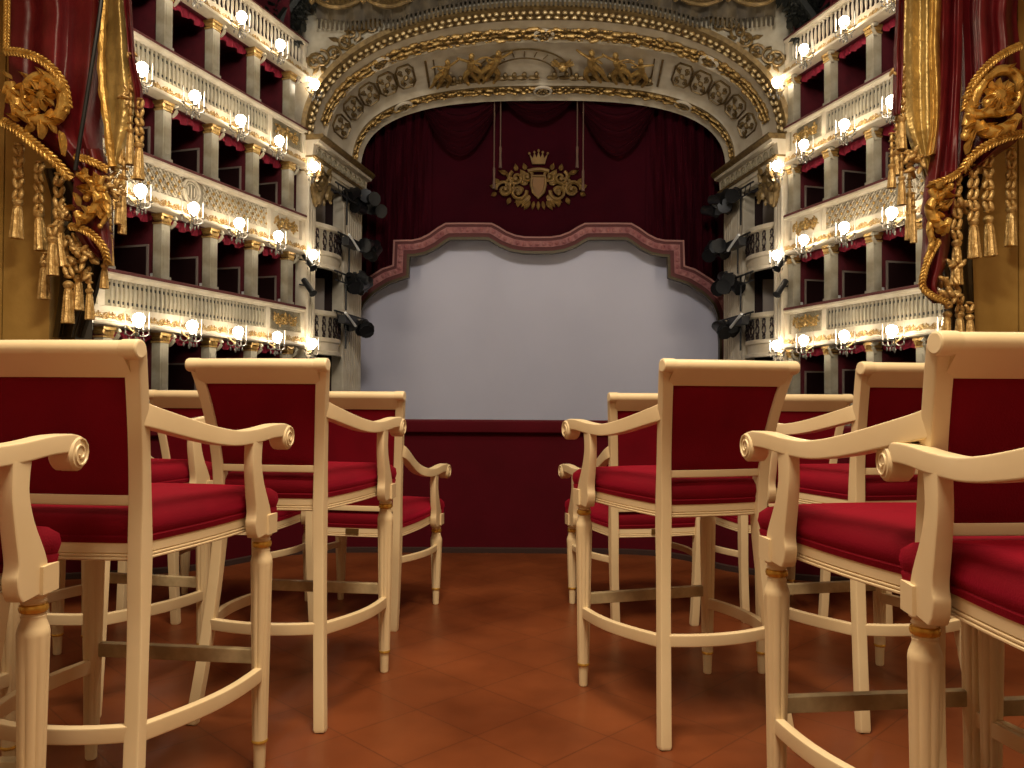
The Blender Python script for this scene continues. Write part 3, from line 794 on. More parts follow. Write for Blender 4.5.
def can_z(s):
    x = min(abs(s) / 9.1, 1); return max(14.12 - .10 * abs(sin(s * pi / 2.1)), SPR + 4.88 * (1 - x ** 2.2) ** (1 / 2.2) + .16)
mb = MB(); rows = []
for k in range(121):
    s = -8.6 + 17.2 * k / 120; z = can_z(s) + .12; f = .12 * sin(s * 9)
    rows.append([T(s, 30.05 + f * .4, z), T(s, 29.95 + f, z + .3), T(s, 29.8 + f * .6, z + .6), T(s, 29.6 + f, z + .9), T(s, 29.3, 16.6)])
mb.grid(rows); mb.build('drape', 'canopy', can, local=False)
mb = MB()
for k in range(9):
    s0 = -7.7 + 1.925 * k
    P = [T(s0 + .85 * x, 29.62 - .1 * (1 - x * x), can_z(s0) + .75 - .35 * (1 - x * x)) for x in [q / 6 - 1 for q in range(13)]]; mb.tube(P, .10, 6)
    mb.ell(T(s0 - .96, 29.55, can_z(s0) + .8), (.16, .16, .3), 8, 5)
    for q in range(5): leafy(mb, (s0 + .25 * (q - 2), can_z(s0) + .45), .4, .12, pi / 2 + .3 * (q - 2), lambda x, y, d: T(x, 29.6 - d, y), .1)
mb.build('gilt_festoon', 'dgilt', can, local=False)
mb = MB(); s = -8.5
while s < 8.5: mb.box(T(s, 30.03, can_z(s) - .05), (.085, .05, .36)); s += .17
mb.build('fringe', 'canopy', can, 0, local=False)

# side entablature under the springing, stage boxes, stage pilasters
def PS(t, sg, n, z):                           # side plane of the proscenium
    s = 9.1 - .156 * (t - 30.3); k = V((sg * -.156, 1, 0)).normalized(); nr = V((-sg * k.y, sg * k.x, 0))
    return T(sg * s + nr.x * n, t + nr.y * n, z)
def phead(sg):
    k = V((sg * -.156, 1, 0)).normalized(); nr = V((-sg * k.y, sg * k.x, 0)); nw = V((nr.x * CY + nr.y * SY, -nr.x * SY + nr.y * CY, 0)); return atan2(nw.x, -nw.y)
for sg in (-1, 1):
    sd = SIDE[sg]; rz = phead(sg); c, s_ = cos(rz), sin(rz)
    def pstrip(sec, name, m, t0, t1, parent, n=2, bow=0, smooth=0):
        mb = MB(); rows = []
        for k in range(n):
            u = k / (n - 1); rows.append([PS(t0 + (t1 - t0) * u, sg, a + bow * sin(pi * u), z) for a, z in sec])
        b = len(mb.v); q = len(sec); mb.grid(rows, closed_u=True); mb.f.append(tuple(b + i for i in range(q))); mb.f.append(tuple(b + (n - 1) * q + i for i in range(q)))
        return mb.build(name, m, parent, smooth, local=False)
    ent = tag(empty('entablature', PS(33, sg, 0, 9.2)), 'deep ivory entablature with arcaded frieze at the %s foot of the arch' % sd, 'entablature')
    pstrip([(.0, 9.9), (.75, 9.92), (.78, 9.82), (.66, 9.70), (0, 9.70)], 'top_moulding', 'dgilt', 30.25, 35.9, ent)
    pstrip([(0, 9.70), (.64, 9.70), (.60, 9.60), (.40, 9.56), (.36, 9.12), (0, 9.12)], 'frieze', 'ivory', 30.25, 35.85, ent)
    pstrip([(0, 9.12), (.48, 9.12), (.46, 9.04), (0, 9.04)], 'ledge', 'dgilt', 30.25, 35.85, ent)
    pstrip([(0, 9.04), (.36, 9.04), (.36, 8.86), (.28, 8.84), (.28, 8.55), (0, 8.55)], 'fascia', 'ivory', 30.25, 35.85, ent)
    mb = MB(); t = 30.7
    while t < 35.7:
        mb.tube([PS(t - .17, sg, .40, 9.20), PS(t - .16, sg, .41, 9.40), PS(t, sg, .42, 9.52), PS(t + .16, sg, .41, 9.40), PS(t + .17, sg, .40, 9.20)], .035, 5); mb.ell(PS(t, sg, .39, 9.30), (.06, .06, .10), 6, 4); t += .52
    mb.build('arcade', 'olive', ent, local=False)
    # fluted piers
    for (t0, t1, lab) in ((30.28, 30.95, 'between the box tiers and the stage boxes'), (33.75, 35.8, 'beside the stage curtain')):
        mb = MB(); nfl = max(3, int((t1 - t0) / .22)); rows0 = []
        pts = []
        for q in range(nfl):
            for uu, dn in ((.0, 0), (.12, .06), (.75, .06), (.87, 0)): pts.append((t0 + (t1 - t0) * (q + uu) / nfl, .16 + dn))
        pts.append((t1, .16))
        mb.grid([[PS(t, sg, n, z) for t, n in pts] for z in (-3, 8.55)])
        mb.grid([[PS(t1, sg, .16, z), PS(t1, sg, -.6, z)] for z in (-3, 8.55)]); mb.grid([[PS(t0, sg, .16, z), PS(t0, sg, -.3, z)] for z in (-3, 8.55)])
        tag(mb.build('stage_pier', 'ivory', smooth=0), 'fluted ivory pier %s, %s side' % (lab, sd), 'pier', 'fluted piers at the stage sides', 'thing')
    # stage boxes: dark interior with curved fronts
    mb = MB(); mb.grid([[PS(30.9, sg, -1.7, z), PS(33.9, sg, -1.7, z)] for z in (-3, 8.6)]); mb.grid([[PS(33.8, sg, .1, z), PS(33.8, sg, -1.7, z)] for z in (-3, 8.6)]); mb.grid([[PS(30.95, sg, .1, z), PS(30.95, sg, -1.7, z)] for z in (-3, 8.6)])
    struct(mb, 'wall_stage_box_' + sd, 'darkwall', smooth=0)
    for k, zr in enumerate((-.1, 3.30, 6.72)):
        root = tag(empty('stage_box_parapet', PS(32.3, sg, 0, zr)), '%s curved openwork stage box front beside the curtain, %s side' % (('lowest', 'middle', 'upper')[k], sd), 'balcony front', 'curved stage box fronts')
        pstrip([(-.05, .05 + zr), (.14, .05 + zr), (.14, -.10 + zr), (.04, -.16 + zr), (-.05, -.16 + zr)], 'hand_rail', 'ivory', 31.0, 33.75, root, 13, .38, 40)
        pstrip([(-.05, zr - .16), (.0, zr - .16), (.0, zr - 1.0), (-.05, zr - 1.0)], 'panel', 'ivory_grey', 31.0, 33.75, root, 13, .38, 40)
        pstrip([(-.05, zr - 1.0), (.10, zr - 1.0), (.10, zr - 1.15), (.02, zr - 1.2), (.0, zr - 1.5), (.12, zr - 1.56), (.12, zr - 1.68), (-.05, zr - 1.7)], 'cornice', 'ivory', 31.0, 33.75, root, 13, .38, 40)
        mb = MB()
        for q in range(7):
            t = 31.25 + .375 * q; nn = .38 * sin(pi * (t - 31) / 2.75) + .03
            for zz, rr in ((.32, .13), (.62, .17), (.90, .10)): mb.tube([PS(t + rr * .8 * cos(2 * pi * w_ / 12), sg, nn, zr - zz + rr * sin(2 * pi * w_ / 12)) for w_ in range(12)], .032, 5, closed=True)
        mb.build('openwork', 'boxdark', root, local=False)
    # grey door leaves seen inside stage boxes
    for k, zz in enumerate((4.05, 7.4)):
        o = MB().box((0, 0, 0), (.9, .06, 1.7)).build('stage_box_screen', 'frame_grey', smooth=0); o.location = PS(33.2, sg, -.9, zz); o.rotation_euler = (0, 0, rz + sg * 1.2)
        tag(o, 'plain grey screen inside the %s stage box, %s side' % (('middle', 'upper')[k], sd), 'screen')
    # gilded trophy corbel at the end of the third tier
    mb = MB(); rnd = random.Random(31)
    for k in range(46):
        a = rnd.uniform(0, 6.28); u = rnd.random(); n = .35 + .25 * rnd.random(); P = (lambda x, y, d: PS(30.75 + x, sg, n + d, y)); leafy(mb, (rnd.uniform(-.55, .75), 8.15 + rnd.uniform(-.45, .5)), .45, .13, a, P, .12)
    mb.ell(PS(30.8, sg, .3, 8.2), (.45, .45, .4), 8, 6); mb.lathe([(.05, 7.25), (.2, 7.4), (.34, 7.75), (.42, 7.95), (.1, 8.05)], PS(30.75, sg, .3, 0) - V((0, 0, 0)), 10)
    tag(mb.build('carved_corbel', 'dgilt'), 'aged gilt leafy corbel under the entablature, %s side' % sd, 'corbel', kind='thing')
    # sconces on the proscenium
    for k, (t, z) in enumerate(((30.2, 11.75), (30.2, 8.62), (30.2, 5.28), (30.2, 1.93))):
        place_sconce(PS(t, sg, .02, z), rz, 'lit sconce on the stage pier, %s side, %s from the top' % (sd, ('first', 'second', 'third', 'fourth')[k]), 'sconces on the stage piers')
    # lighting rigs
    for k, (t, zt) in enumerate(((34.2, 8.30), (34.5, 6.35), (34.2, 4.75), (34.2, 3.15))):
        rig = tag(empty('lighting_rig', PS(t, sg, .5, zt)), 'black stage lighting rig %s in the %s stage opening' % (('highest, under the entablature', 'second, with white strip lamp', 'third, on a truss', 'lowest, with white strip lamp')[k], sd), 'stage lights', 'stage lighting rigs')
        mb = MB(); rnd = random.Random(k + 5)
        big = k in (0, 2)
        mb.tube([PS(t - 2.2, sg, .55, zt + .25), PS(t + .9, sg, .75, zt + .15)], .04, 6); mb.tube([PS(t - 2.2, sg, .55, zt - .1), PS(t + .9, sg, .75, zt - .2)], .03, 6)
        for q in range(7): tt = t - 2.1 + .45 * q; mb.tube([PS(tt, sg, .6, zt + .22), PS(tt + .2, sg, .6, zt - .12)], .02, 5)
        mb.tube([PS(t - .9, sg, .5, zt + .3), PS(t - .9, sg, .5, zt - 1.2)], .04, 6)
        mb.build('truss', 'black', rig, local=False)
        for q in range(8 if big else 5):
            m2 = MB(); tt = t - .7 + rnd.uniform(0, 1.8); n = .75 + rnd.uniform(-.15, .4); z = zt + rnd.uniform(-.35, .3); ax = V((rnd.uniform(-1, 1), -1, rnd.uniform(-.8, .1)))
            m2.lathe([(.10, -.38), (.19, -.33), (.22, 0), (.26, .25), (.31, .38), (.24, .37)], PS(tt, sg, n, z), 10, axis=ax); m2.box(PS(tt, sg, n, z), (.44, .10, .06), rz); m2.box(PS(tt + .1, sg, n - .1, z + .14), (.10, .12, .30), rz)
            m2.build('lamp_head', 'black', rig, local=False)
        if not big:
            m2 = MB(); c0 = PS(t - 1.3, sg, .75, zt - .05); m2.box(c0, (1.3, .3, .34), rz, None); m2.build('strip_housing', 'black', rig, 0, local=False)
            d0, d1 = PS(t - 2.0, sg, .93, zt + .18), PS(t - .9, sg, .93, zt - .26); MB().tube([d0, d1], .06, 5).build('white_strip', 'slit', rig, local=False)
    # pair of black floodlights on the end of the second tier
    for k, zz in enumerate((5.05, 4.1)):
        m2 = MB(); p = PS(30.0, sg, .35, zz); ax = V((-sg * .7, -.5, -.9)) ; m2.lathe([(.06, -.40), (.11, -.36), (.11, .30), (.16, .42), (.13, .42)], p, 10, axis=ax); m2.tube([p, p + V((sg * .4, .25, .1))], .03, 5)
        tag(m2.build('floodlight', 'black'), '%s black floodlight hanging by the stage pier, %s side' % (('upper', 'lower')[k], sd), 'floodlight', 'floodlights by the piers')

# ------------------------------------------------------------ stage curtain, trim, screen
TC = 36.9; S0 = -.16; PX = F / TC
OUT = [(0, 238.2), (13, 238), (22, 236.5), (31, 233), (39, 228), (46, 224.5), (60, 224.3), (78, 224.3), (92, 224.5), (100, 229), (109, 235.5), (117, 239.5), (125, 241.2), (143.8, 241.6), (144.6, 266.5), (155, 270), (164, 275.5), (171, 280), (178, 286), (187, 296), (193, 311), (195.5, 340), (196, 470)]
out = [(S0 + d / PX, (HOR - v) / PX) for d, v in OUT]
full = [(2 * S0 - s, z) for s, z in out[:0:-1]] + out
def offs(poly, d):
    o = []; n = len(poly)
    for i, p in enumerate(poly):
        a = poly[max(i - 1, 0)]; b = poly[min(i + 1, n - 1)]
        if 0 < i < n - 1:
            t1 = V((p[0] - a[0], p[1] - a[1])).normalized(); t2 = V((b[0] - p[0], b[1] - p[1])).normalized(); n1 = V((t1.y, -t1.x)); n2 = V((t2.y, -t2.x)); m = (n1 + n2); m = m / max(.5, m.dot(n1)) if m.length > 1e-6 else n1
        else: t = V((b[0] - a[0], b[1] - a[1])).normalized(); m = V((t.y, -t.x))
        o.append((p[0] + m.x * d, p[1] + m.y * d))
    return o
# red drop: from the scalloped edge up
drop = tag(empty('stage_curtain', T(0, TC, 8)), 'dark red velvet stage curtain with scalloped lower edge above the grey screen', 'curtain')
mb = MB(); rows = []
for i, (s, z) in enumerate(full):
    f = .06 * sin(s * 2.1)
    rows.append([T(s, TC + .05, z), T(s, TC - .0 + f * .4, z + (14.2 - z) * .3), T(s, TC + f, z + (14.2 - z) * .6), T(s, TC + f * .6, 14.2)])
mb.grid(rows); mb.build('drop', 'curtain', drop, local=False)
for sg in (-1, 1):
    def zline(d):
        for (s0, z0), (s1, z1) in zip(out[:-1], out[1:]):
            if s0 - S0 <= d <= s1 - S0: return z0 + (z1 - z0) * (d - s0 + S0) / max(1e-6, s1 - s0)
        return out[-1][1]
    mb = MB(); rows = []
    for k in range(101):
        u = k / 100; d = 4.9 + 3.45 * u; zb_ = zline(d) + .02
        rows.append([T(S0 + sg * d, TC - .06 - (.16 * sin((u + .05 * w) * 2 * pi * 7) + .06 * sin((u - .08 * w) * 2 * pi * 17) + .16) * min(1, u * 6), 14.2 - (14.2 - zb_) * w) for w in [q / 12 for q in range(13)]])
    mb.grid(rows); mb.build('side_folds', 'curtain', drop, local=False)
    mb = MB(); rows = []
    for k in range(25):
        u = k / 24; rows.append([T(S0 + sg * (8.36 + .9 * u), TC - .10 - .1 * sin(u * 14), z) for z in (14.2, 9, zline(8.36 + .62 * u) + .02)])
    mb.grid(rows); mb.build('wing_leg', 'curtain', drop, local=False)
for (s0, hw, zt, zb, nm) in ((-3.72, 2.0, 13.2, 10.9, 'swag'), (S0, 1.75, 13.4, 12.4, 'swag'), (3.40, 2.0, 13.2, 10.9, 'swag')):
    mb = MB(); rows = []
    for j in range(29):
        w = j / 28; row = []
        for k in range(25):
            x = k / 12 - 1; sag = (zt - zb) * (1 - x * x * .9 - .1 * abs(x)); row.append(T(s0 + hw * x * (1 - .12 * w), TC - .55 - .22 * sin(pi * w) - .09 * sin(w * 2 * pi * 8) * (1 - x ** 4), zt + .7 * (1 - w) - sag * w ** .9))
        rows.append(row)
    mb.grid(rows); mb.build(nm, 'swag', drop, local=False)
trim = tag(empty('scalloped_trim', T(S0, TC, 7)), 'rose and gold scalloped trim bordering the top of the grey screen', 'trim border', kind='thing')
def tband(d0, d1, y0, y1, name, m):
    a, b = offs(full, d0), offs(full, d1); mb = MB()
    mb.grid([[T(p[0], TC - .42 - y0, p[1]), T(p[0], TC - .42 - y1, p[1]), T(q[0], TC - .42 - y1, q[1]), T(q[0], TC - .42 - y0, q[1])] for p, q in zip(a, b)], closed_u=True)
    return mb.build(name, m, trim, 0, local=False)
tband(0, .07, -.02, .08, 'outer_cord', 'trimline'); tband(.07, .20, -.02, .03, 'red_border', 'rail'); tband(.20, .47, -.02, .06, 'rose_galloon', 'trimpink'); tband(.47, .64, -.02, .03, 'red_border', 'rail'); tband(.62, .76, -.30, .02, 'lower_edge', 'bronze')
mb = MB(); mid = offs(full, .335); acc = 0
for p, q in zip(mid[:-1], mid[1:]):
    L = hypot(q[0] - p[0], q[1] - p[1]); x = .15 - acc
    while x < L: u = x / L; mb.ell(T(p[0] + (q[0] - p[0]) * u, TC - .50, p[1] + (q[1] - p[1]) * u), (.10, .05, .10), 6, 4); x += .30
    acc = (acc + L) % .30
mb.build('galloon_pattern', 'trimpink', trim, local=False)
mb = MB(); rnd = random.Random(2); rows = []
for k in range(61):
    s = S0 - 9.0 + 18 * k / 60; rows.append([T(s, TC + .7 + .05 * sin(s * 1.7 + z * .2), z) for z in [-4 + 1.2 * q for q in range(11)]])
mb.grid(rows); tag(mb.build('stage_screen', 'screen'), 'large pale grey screen cloth filling the stage opening', 'screen')
# crest
cr = tag(empty('embroidered_crest', T(S0, TC, 9)), 'gold crowned coat of arms with scrollwork on the dark red curtain', 'coat of arms')
cp = lambda x, y, d: T(S0 + .96 * x, TC - .12 - d, 9.68 + .96 * y)
mb = MB()
for sg in (-1, 1):
    q = lambda x, y, d: cp(sg * x, y, d)
    spiral(mb, (1.62, -.22), .42, 1.4, 1, 0, .085, q); spiral(mb, (1.05, .35), .36, 1.3, -1, 1, .08, q); spiral(mb, (.95, -.32), .40, 1.3, 1, 3, .08, q); spiral(mb, (.55, .42), .30, 1.3, 1, 2, .07, q); spiral(mb, (1.3, .02), .30, 1.2, -1, 2, .07, q)
    for (x, y, L, w_, a) in ((.5, .1, .5, .2, .4), (.7, -.2, .6, .2, .1), (1.0, .05, .5, .18, .6), (1.4, -.3, .5, .16, 0), (.6, .35, .5, .18, 1), (.4, -.5, .5, .2, -.6)): leafy(mb, (x, y), L, w_, a, q, .05)
    for (x, y, L, a) in ((2.0, -.1, .35, .3), (2.0, -.35, .3, -.5), (1.45, .55, .5, .35), (1.05, .7, .35, 1.4), (.6, .75, .35, 1.2), (1.35, -.6, .35, -1.2), (.95, -.7, .35, -1.5), (1.9, .1, .3, 1.0), (.7, .1, .4, .5), (.65, -.55, .5, -.8), (1.3, .35, .35, .8), (.45, -.75, .5, -1.1)): leafy(mb, (x, y), L, .13, a, q, .08)
for k in range(11): a = -pi / 2 + (k - 5) * .25; leafy(mb, (.35 * cos(a) * 2.4, -.78 + .25 * (sin(a) + 1)), .42, .10, a * .8 - .31, cp, .06)
mb.build('scrollwork', 'embroid', cr, local=False)
MB().prism([(-.32, .42), (.32, .42), (.34, .0), (.25, -.35), (0, -.62), (-.25, -.35), (-.34, 0)], -.02, .12, cp).build('shield', 'shieldgold', cr, 0, local=False)
mb = MB(); mb.tube([cp(x, y, .12) for x, y in [(-.32, .42), (.32, .42), (.34, .0), (.25, -.35), (0, -.62), (-.25, -.35), (-.34, 0)]], .07, 6, closed=True, up=(0, 1, 0)); mb.tube([cp(x, .62 + .12 * (1 - x * x * 3), .1) for x in (-.5, -.25, 0, .25, .5)], .10, 6, up=(0, 1, 0)); mb.build('shield_border', 'embroid', cr, local=False)
mb = MB(); mb.prism([(-.30, 1.0), (.30, 1.0), (.44, 1.5), (.27, 1.28), (.2, 1.55), (.09, 1.3), (0, 1.62), (-.09, 1.3), (-.2, 1.55), (-.27, 1.28), (-.44, 1.5)], -.02, .10, cp)
for x, y in ((-.44, 1.52), (-.2, 1.58), (0, 1.66), (.2, 1.58), (.44, 1.52)): mb.ell(cp(x, y, .05), (.065, .06, .065), 6, 4)
mb.build('crown', 'embroid', cr, local=False)
for i, (dx, zb, lab) in enumerate(((-2.0, 9.35, 'longer cord left of the crest'), (-1.72, 10.3, 'shorter cord left of the crest'), (2.0, 9.25, 'longer cord right of the crest'), (1.73, 10.3, 'shorter cord right of the crest'))):
    mb = MB(); mb.tube([T(S0 + dx, TC - .8, 14.2), T(S0 + dx, TC - .8, zb + 1.0)], .03, 5); mb.lathe([(.03, 1.0), (.06, .9), (.05, .5), (.075, 0)], T(S0 + dx, TC - .8, zb), 7)
    tag(mb.build('hanging_cord', 'cord'), 'pale hanging ' + lab, 'cord', 'hanging cords by the crest')
# hall closure
struct(MB().box(T(0, 22, 16.7), (28, 26, .2)), 'ceiling_hall', 'canopy', smooth=0)
struct(MB().box(T(0, 22, -6.0), (30, 36, .2)), 'floor_hall', 'darkwall', smooth=0)

# ------------------------------------------------------------ carved and gilded draperies flanking the box
def D(u, v, y): return V(((u - 512) / F * y, y, CH + (HOR - v) / F * y))
def lerp_rows(rows, n):
    """rows (v, uL, uR) -> n smooth rows"""
    P = spline([V(r) for r in rows], n); return [(p.x, p.y, p.z) for p in P]
def sheet(rows, y0, nf, amp, ph=0, bulge=.05, n=36, m=44, slant=0, thick=.035):
    R = lerp_rows(rows, n); fr, bk = [], []
    for j, (v, ul, ur) in enumerate(R):
        w = j / n; a, b = [], []
        for i in range(m + 1):
            x = i / m; y = y0 - amp * (sin(2 * pi * nf * x + ph + .5 * sin(w * 4)) + 0.2 * sin(2 * pi * nf * 2.3 * x + ph * 2 + w * 2)) - bulge * sin(pi * x) + slant * (x - .5)
            p = D(ul + (ur - ul) * x, v, y); a.append(p); b.append(p + V((0, thick, 0)))
        fr.append(a); bk.append(b)
    mb = MB(); mb.grid(fr); mb.grid([r[::-1] for r in bk])
    e = lambda Q: Q[0] + [r[-1] for r in Q[1:]] + Q[-1][::-1][1:] + [r[0] for r in Q[::-1][1:-1]]
    mb.grid([e(fr), e(bk)], closed_u=True)
    return mb
def rope(pts, y, r):
    """braided border: leaf shaped strands laid herringbone along the line"""
    path = spline([D(u, v, y - d) for u, v, d in pts], 80); L = [0]
    for a, b in zip(path[:-1], path[1:]): L.append(L[-1] + (b - a).length)
    mb = MB(); mb.tube(path, r * .62, 8, up=(0, 1, 0)); s = 0; i = 0
    while s < L[-1]:
        while i < len(L) - 2 and L[i + 1] < s: i += 1
        d = (path[i + 1] - path[i]).normalized(); p = path[i] + d * (s - L[i]); side = d.cross(V((0, -1, 0))).normalized()
        for k in (-1, 1):
            ax = (d + side * k * .75).normalized(); nn = V((0, -1, 0)); m3 = Matrix((ax, nn.cross(ax), nn)).transposed()
            mb.ell(p + side * k * r * .38 + V((0, -r * .45, 0)), (r * .80, r * .34, r * .40), 8, 5, m3)
        s += r * .82
    return mb
def tassel_mesh(u, v0, v1, y, r, tilt=0):
    """turned head and a long beaded skirt"""
    top, bot = D(u, v0, y), D(u + tilt, v1, y); ax = bot - top; L = ax.length; mb = MB()
    hd = r * 1.5
    mb.lathe([(r * .3, 0), (r * .75, hd * .2), (r * .95, hd * .5), (r * .8, hd * .8), (r * .55, hd), (r * .72, hd * 1.12), (r * .72, hd * 1.25)], top, 14, axis=ax)
    n = 22; pr = [(r * .62, hd * 1.2)]
    for k in range(n + 1):
        w = k / n; pr.append((r * (.68 + .36 * w) * (1 + .07 * (k % 2)), hd * 1.25 + (L - hd * 1.25) * w))
    pr.append((r * .7, L * .985))
    mb.lathe(pr, top, 40, axis=ax, mod=lambda a, z: 1 + (.10 * cos(8 * a) if z > hd * 1.25 else 0))
    return mb
def beads_mesh(u, v0, v1, y, w, seed=0, single=False):
    """chain of spindle shaped beads in pairs with flat rings between"""
    mb = MB(); rnd = random.Random(seed); px = y / F; v = v0; st = w * 1.9
    while v < v1 - 2:
        c = D(u, v, y)
        m3 = Matrix.Rotation(rnd.uniform(-.2, .2), 3, 'Y'); mb.ell(c, (w * px * 1.0, w * px * .7, w * px * .38), 12, 6, m3)
        v += st * .55
        if v > v1: break
        for k in ((-1, 1) if not single else (0,)):
            q = Matrix.Rotation(k * rnd.choice((-.35, .35, .3)) + rnd.uniform(-.1, .1), 3, 'Y'); mb.ell(D(u + k * w * .62, v + w * .2, y - .012), (w * px * .52, w * px * .50, w * px * 1.12), 10, 7, q)
        v += st * .62
    return mb
def cluster_mesh(u, v, y, R, w, n, seed):
    mb = MB(); rnd = random.Random(seed); px = y / F
    for k in range(n):
        a = rnd.uniform(0, 6.28); r = R * sqrt(rnd.random()); q = Matrix.Rotation(rnd.uniform(-1.4, 1.4), 3, 'Y') @ Matrix.Rotation(rnd.uniform(-.6, .6), 3, 'X')
        mb.ell(D(u + r * cos(a) * .8, v + r * sin(a), y + rnd.uniform(-.06, .05)), (w * px * .48, w * px * .46, w * px * rnd.uniform(.8, 1.2)), 10, 6, q)
    return mb
def vine(pts, y, r, fade=.55):
    """tapering scroll stem with small acanthus leaves springing off both sides"""
    P = spline([D(u, v, y - .02) for u, v in pts], 30); n = len(P) - 1
    mb = MB(); mb.tube(P, lambda i: r * (.35 + .65 * sin(pi * min(1, .12 + .88 * i / n)) ** .7), 9, up=(0, 1, 0))
    mb.ell(P[-1], (r * .75, r * .7, r * .75), 8, 5)
    for q in range(4, n - 2, 6):
        t = (P[q + 1] - P[q - 1]).normalized(); a = atan2(t.z, t.x)
        for k in (1, -1): leafy(mb, (0, 0), r * 1.7, r * .55, a + k * .6, lambda x, z, d: P[q] + V((x, -d - r * .5, z)), r * .9)
    return mb
def leafp(mb, u, v, L, w, a, y):
    px = y / F; leafy(mb, (0, 0), L * px, w * px, a, lambda x, z, d: D(u, v, y) + V((x, -d - .01, z)), .05)

# left drapery
yd = 4.55
dl = tag(empty('gilded_drapery', D(60, 330, yd)), 'carved crimson and gold drapery with tassels hanging at the upper left', 'carved drapery')
sheet([(-60, -30, 100), (0, 2, 104), (40, 3, 104), (90, 4, 100), (125, 2, 96), (160, 46, 98), (182, 66, 104)], yd, 2.6, .034, .6, .10).build('red_fold', 'drapered', dl, local=False)
sheet([(150, 70, 96), (172, 71, 104), (200, 70, 107), (228, 71, 108), (246, 80, 109), (262, 98, 108)], yd - .05, 1.4, .03, 1.2, .07).build('red_fold', 'drapered', dl, local=False)
sheet([(-60, 96, 116), (0, 97, 119), (30, 98, 122), (60, 97, 125), (90, 98, 128), (120, 100, 126), (150, 104, 118), (172, 108, 113)], yd - .03, .9, .018, 2.2, .05).build('gold_lining', 'goldlining', dl, local=False)
sheet([(-60, 115, 121), (0, 118, 124), (25, 121, 126), (60, 124, 129), (90, 129, 136), (112, 131, 136)], yd - .08, 1.1, .02, .4, .02, thick=.03).build('red_edge', 'drapered', dl, local=False)
mb = MB(); mb.tube(spline([D(98, -40, yd - .12), D(99, 0, yd - .13), D(97, 40, yd - .13), D(98, 85, yd - .14), D(103, 120, yd - .13), D(109, 168, yd - .10)], 30), lambda i: .022 + .004 * sin(i * 1.7), 8, up=(0, 1, 0)); mb.build('gold_hem', 'goldcarve', dl, local=False)
for pts, y, r in (([(2, 53, 0), (20, 55, .05), (38, 62, .07), (52, 74, .07), (61, 88, .05), (65, 108, .02)], yd - .12, .030), ([(2, -60, .02), (2, 0, .02), (2, 54, .02)], yd - .10, .022), ([(0, 124, 0), (14, 132, .04), (34, 148, .07), (52, 163, .06), (69, 181, .02)], yd - .10, .034), ([(73, 159, 0), (86, 162, .03), (105, 171, 0)], yd - .12, .026), ([(69, 229, 0), (80, 231, .03), (93, 239, .05), (103, 251, .04), (107, 266, 0)], yd - .12, .027)):
    rope(pts, y, r).build('rope_border', 'goldcarve', dl, local=False)
mb = MB(); mb.join(vine([(28, 120), (50, 122), (59, 108), (57, 90), (46, 79), (32, 79), (22, 88), (22, 102), (31, 112)], yd - .15, .036)); mb.join(vine([(6, 84), (11, 98), (16, 112), (30, 121), (50, 118), (61, 112)], yd - .15, .033)); mb.join(vine([(3, 84), (10, 104), (24, 118)], yd - .14, .03))
for k in range(9): a = k * .7; leafp(mb, 39 + 5 * cos(a), 98 - 5 * sin(a), 11, 4.6, a, yd - .17)
mb.ell(D(39, 97, yd - .17), (.045, .03, .05), 10, 6)
for (u, v, L, w, a) in ((40, 124, 18, 6, -pi / 2), (32, 126, 12, 4, -2.2), (48, 126, 12, 4, -1), (60, 135, 24, 4, -1.45), (8, 82, 10, 3, 2.2), (26, 80, 9, 3, 2.6), (56, 118, 14, 5, .6), (18, 122, 14, 4, 2.8)): leafp(mb, u, v, L, w, a, yd - .15)
mb.build('gilt_scroll', 'goldcarve', dl, local=False)
mb = MB(); rnd = random.Random(4)
mb.join(vine([(74, 214), (80, 222), (90, 214), (96, 202), (90, 194), (84, 200)], yd - .16, .028)); mb.join(vine([(100, 178), (96, 190), (104, 200), (105, 216), (98, 228)], yd - .15, .020)); mb.join(vine([(74, 176), (84, 180), (92, 188), (102, 190)], yd - .16, .020))
for k in range(16): leafp(mb, rnd.uniform(73, 104), rnd.uniform(174, 230), rnd.uniform(8, 14), 3.5, rnd.uniform(0, 6.28), yd - .15)
mb.build('gilt_scroll', 'goldcarve', dl, local=False)
for i, (u, va, vb, vc, r, tl, w) in enumerate(((15, 146, 200, 241, 5.8, -1, 5), (36, 164, 212, 253, 5.6, 3, 4.6), (56, 176, 226, 270, 6.2, 7, 5), (50, 228, 238, 278, 5.2, 1, 4.5), (43, 256, 262, 302, 5.6, 0, 4), (118, 108, 122, 166, 3.8, 0, 3.6), (136, 100, 142, 181, 5, 0, 4), (127, 60, 128, 166, 4.2, 0, 3.6), (121, 160, 192, 236, 3.8, -1, 4.5), (116, 190, 204, 226, 3.6, 0, 3), (67, 268, 283, 326, 5.6, 0, 5), (77, 264, 277, 313, 5.2, 0, 4.6), (88, 276, 290, 322, 4.2, 1, 4), (103, 236, 265, 291, 4, 0, 3.6), (108, 200, 236, 268, 3.2, 1, 3))):
    y = yd - .08 + .03 * (i % 3) + (.10 if i in (0, 1, 4) else 0)
    t_ = tassel_mesh(u, vb, vc, y, r * y / F, tl).build('tassel', 'goldtassel', dl, local=False)
    beads_mesh(u, va, vb, y, w, i, r < 4.5).build('bead_string', 'goldtassel', t_, local=False)
for i, (u, v, R, w, n) in enumerate(((84, 262, 18, 5.5, 34), (70, 246, 9, 5, 14), (110, 186, 12, 4.6, 26), (124, 100, 12, 4, 18), (60, 215, 9, 5, 14), (126, 55, 7, 3, 8))):
    cluster_mesh(u, v, yd - .06, R, w, n, i).build('bead_cluster', 'goldtassel', dl, local=False)
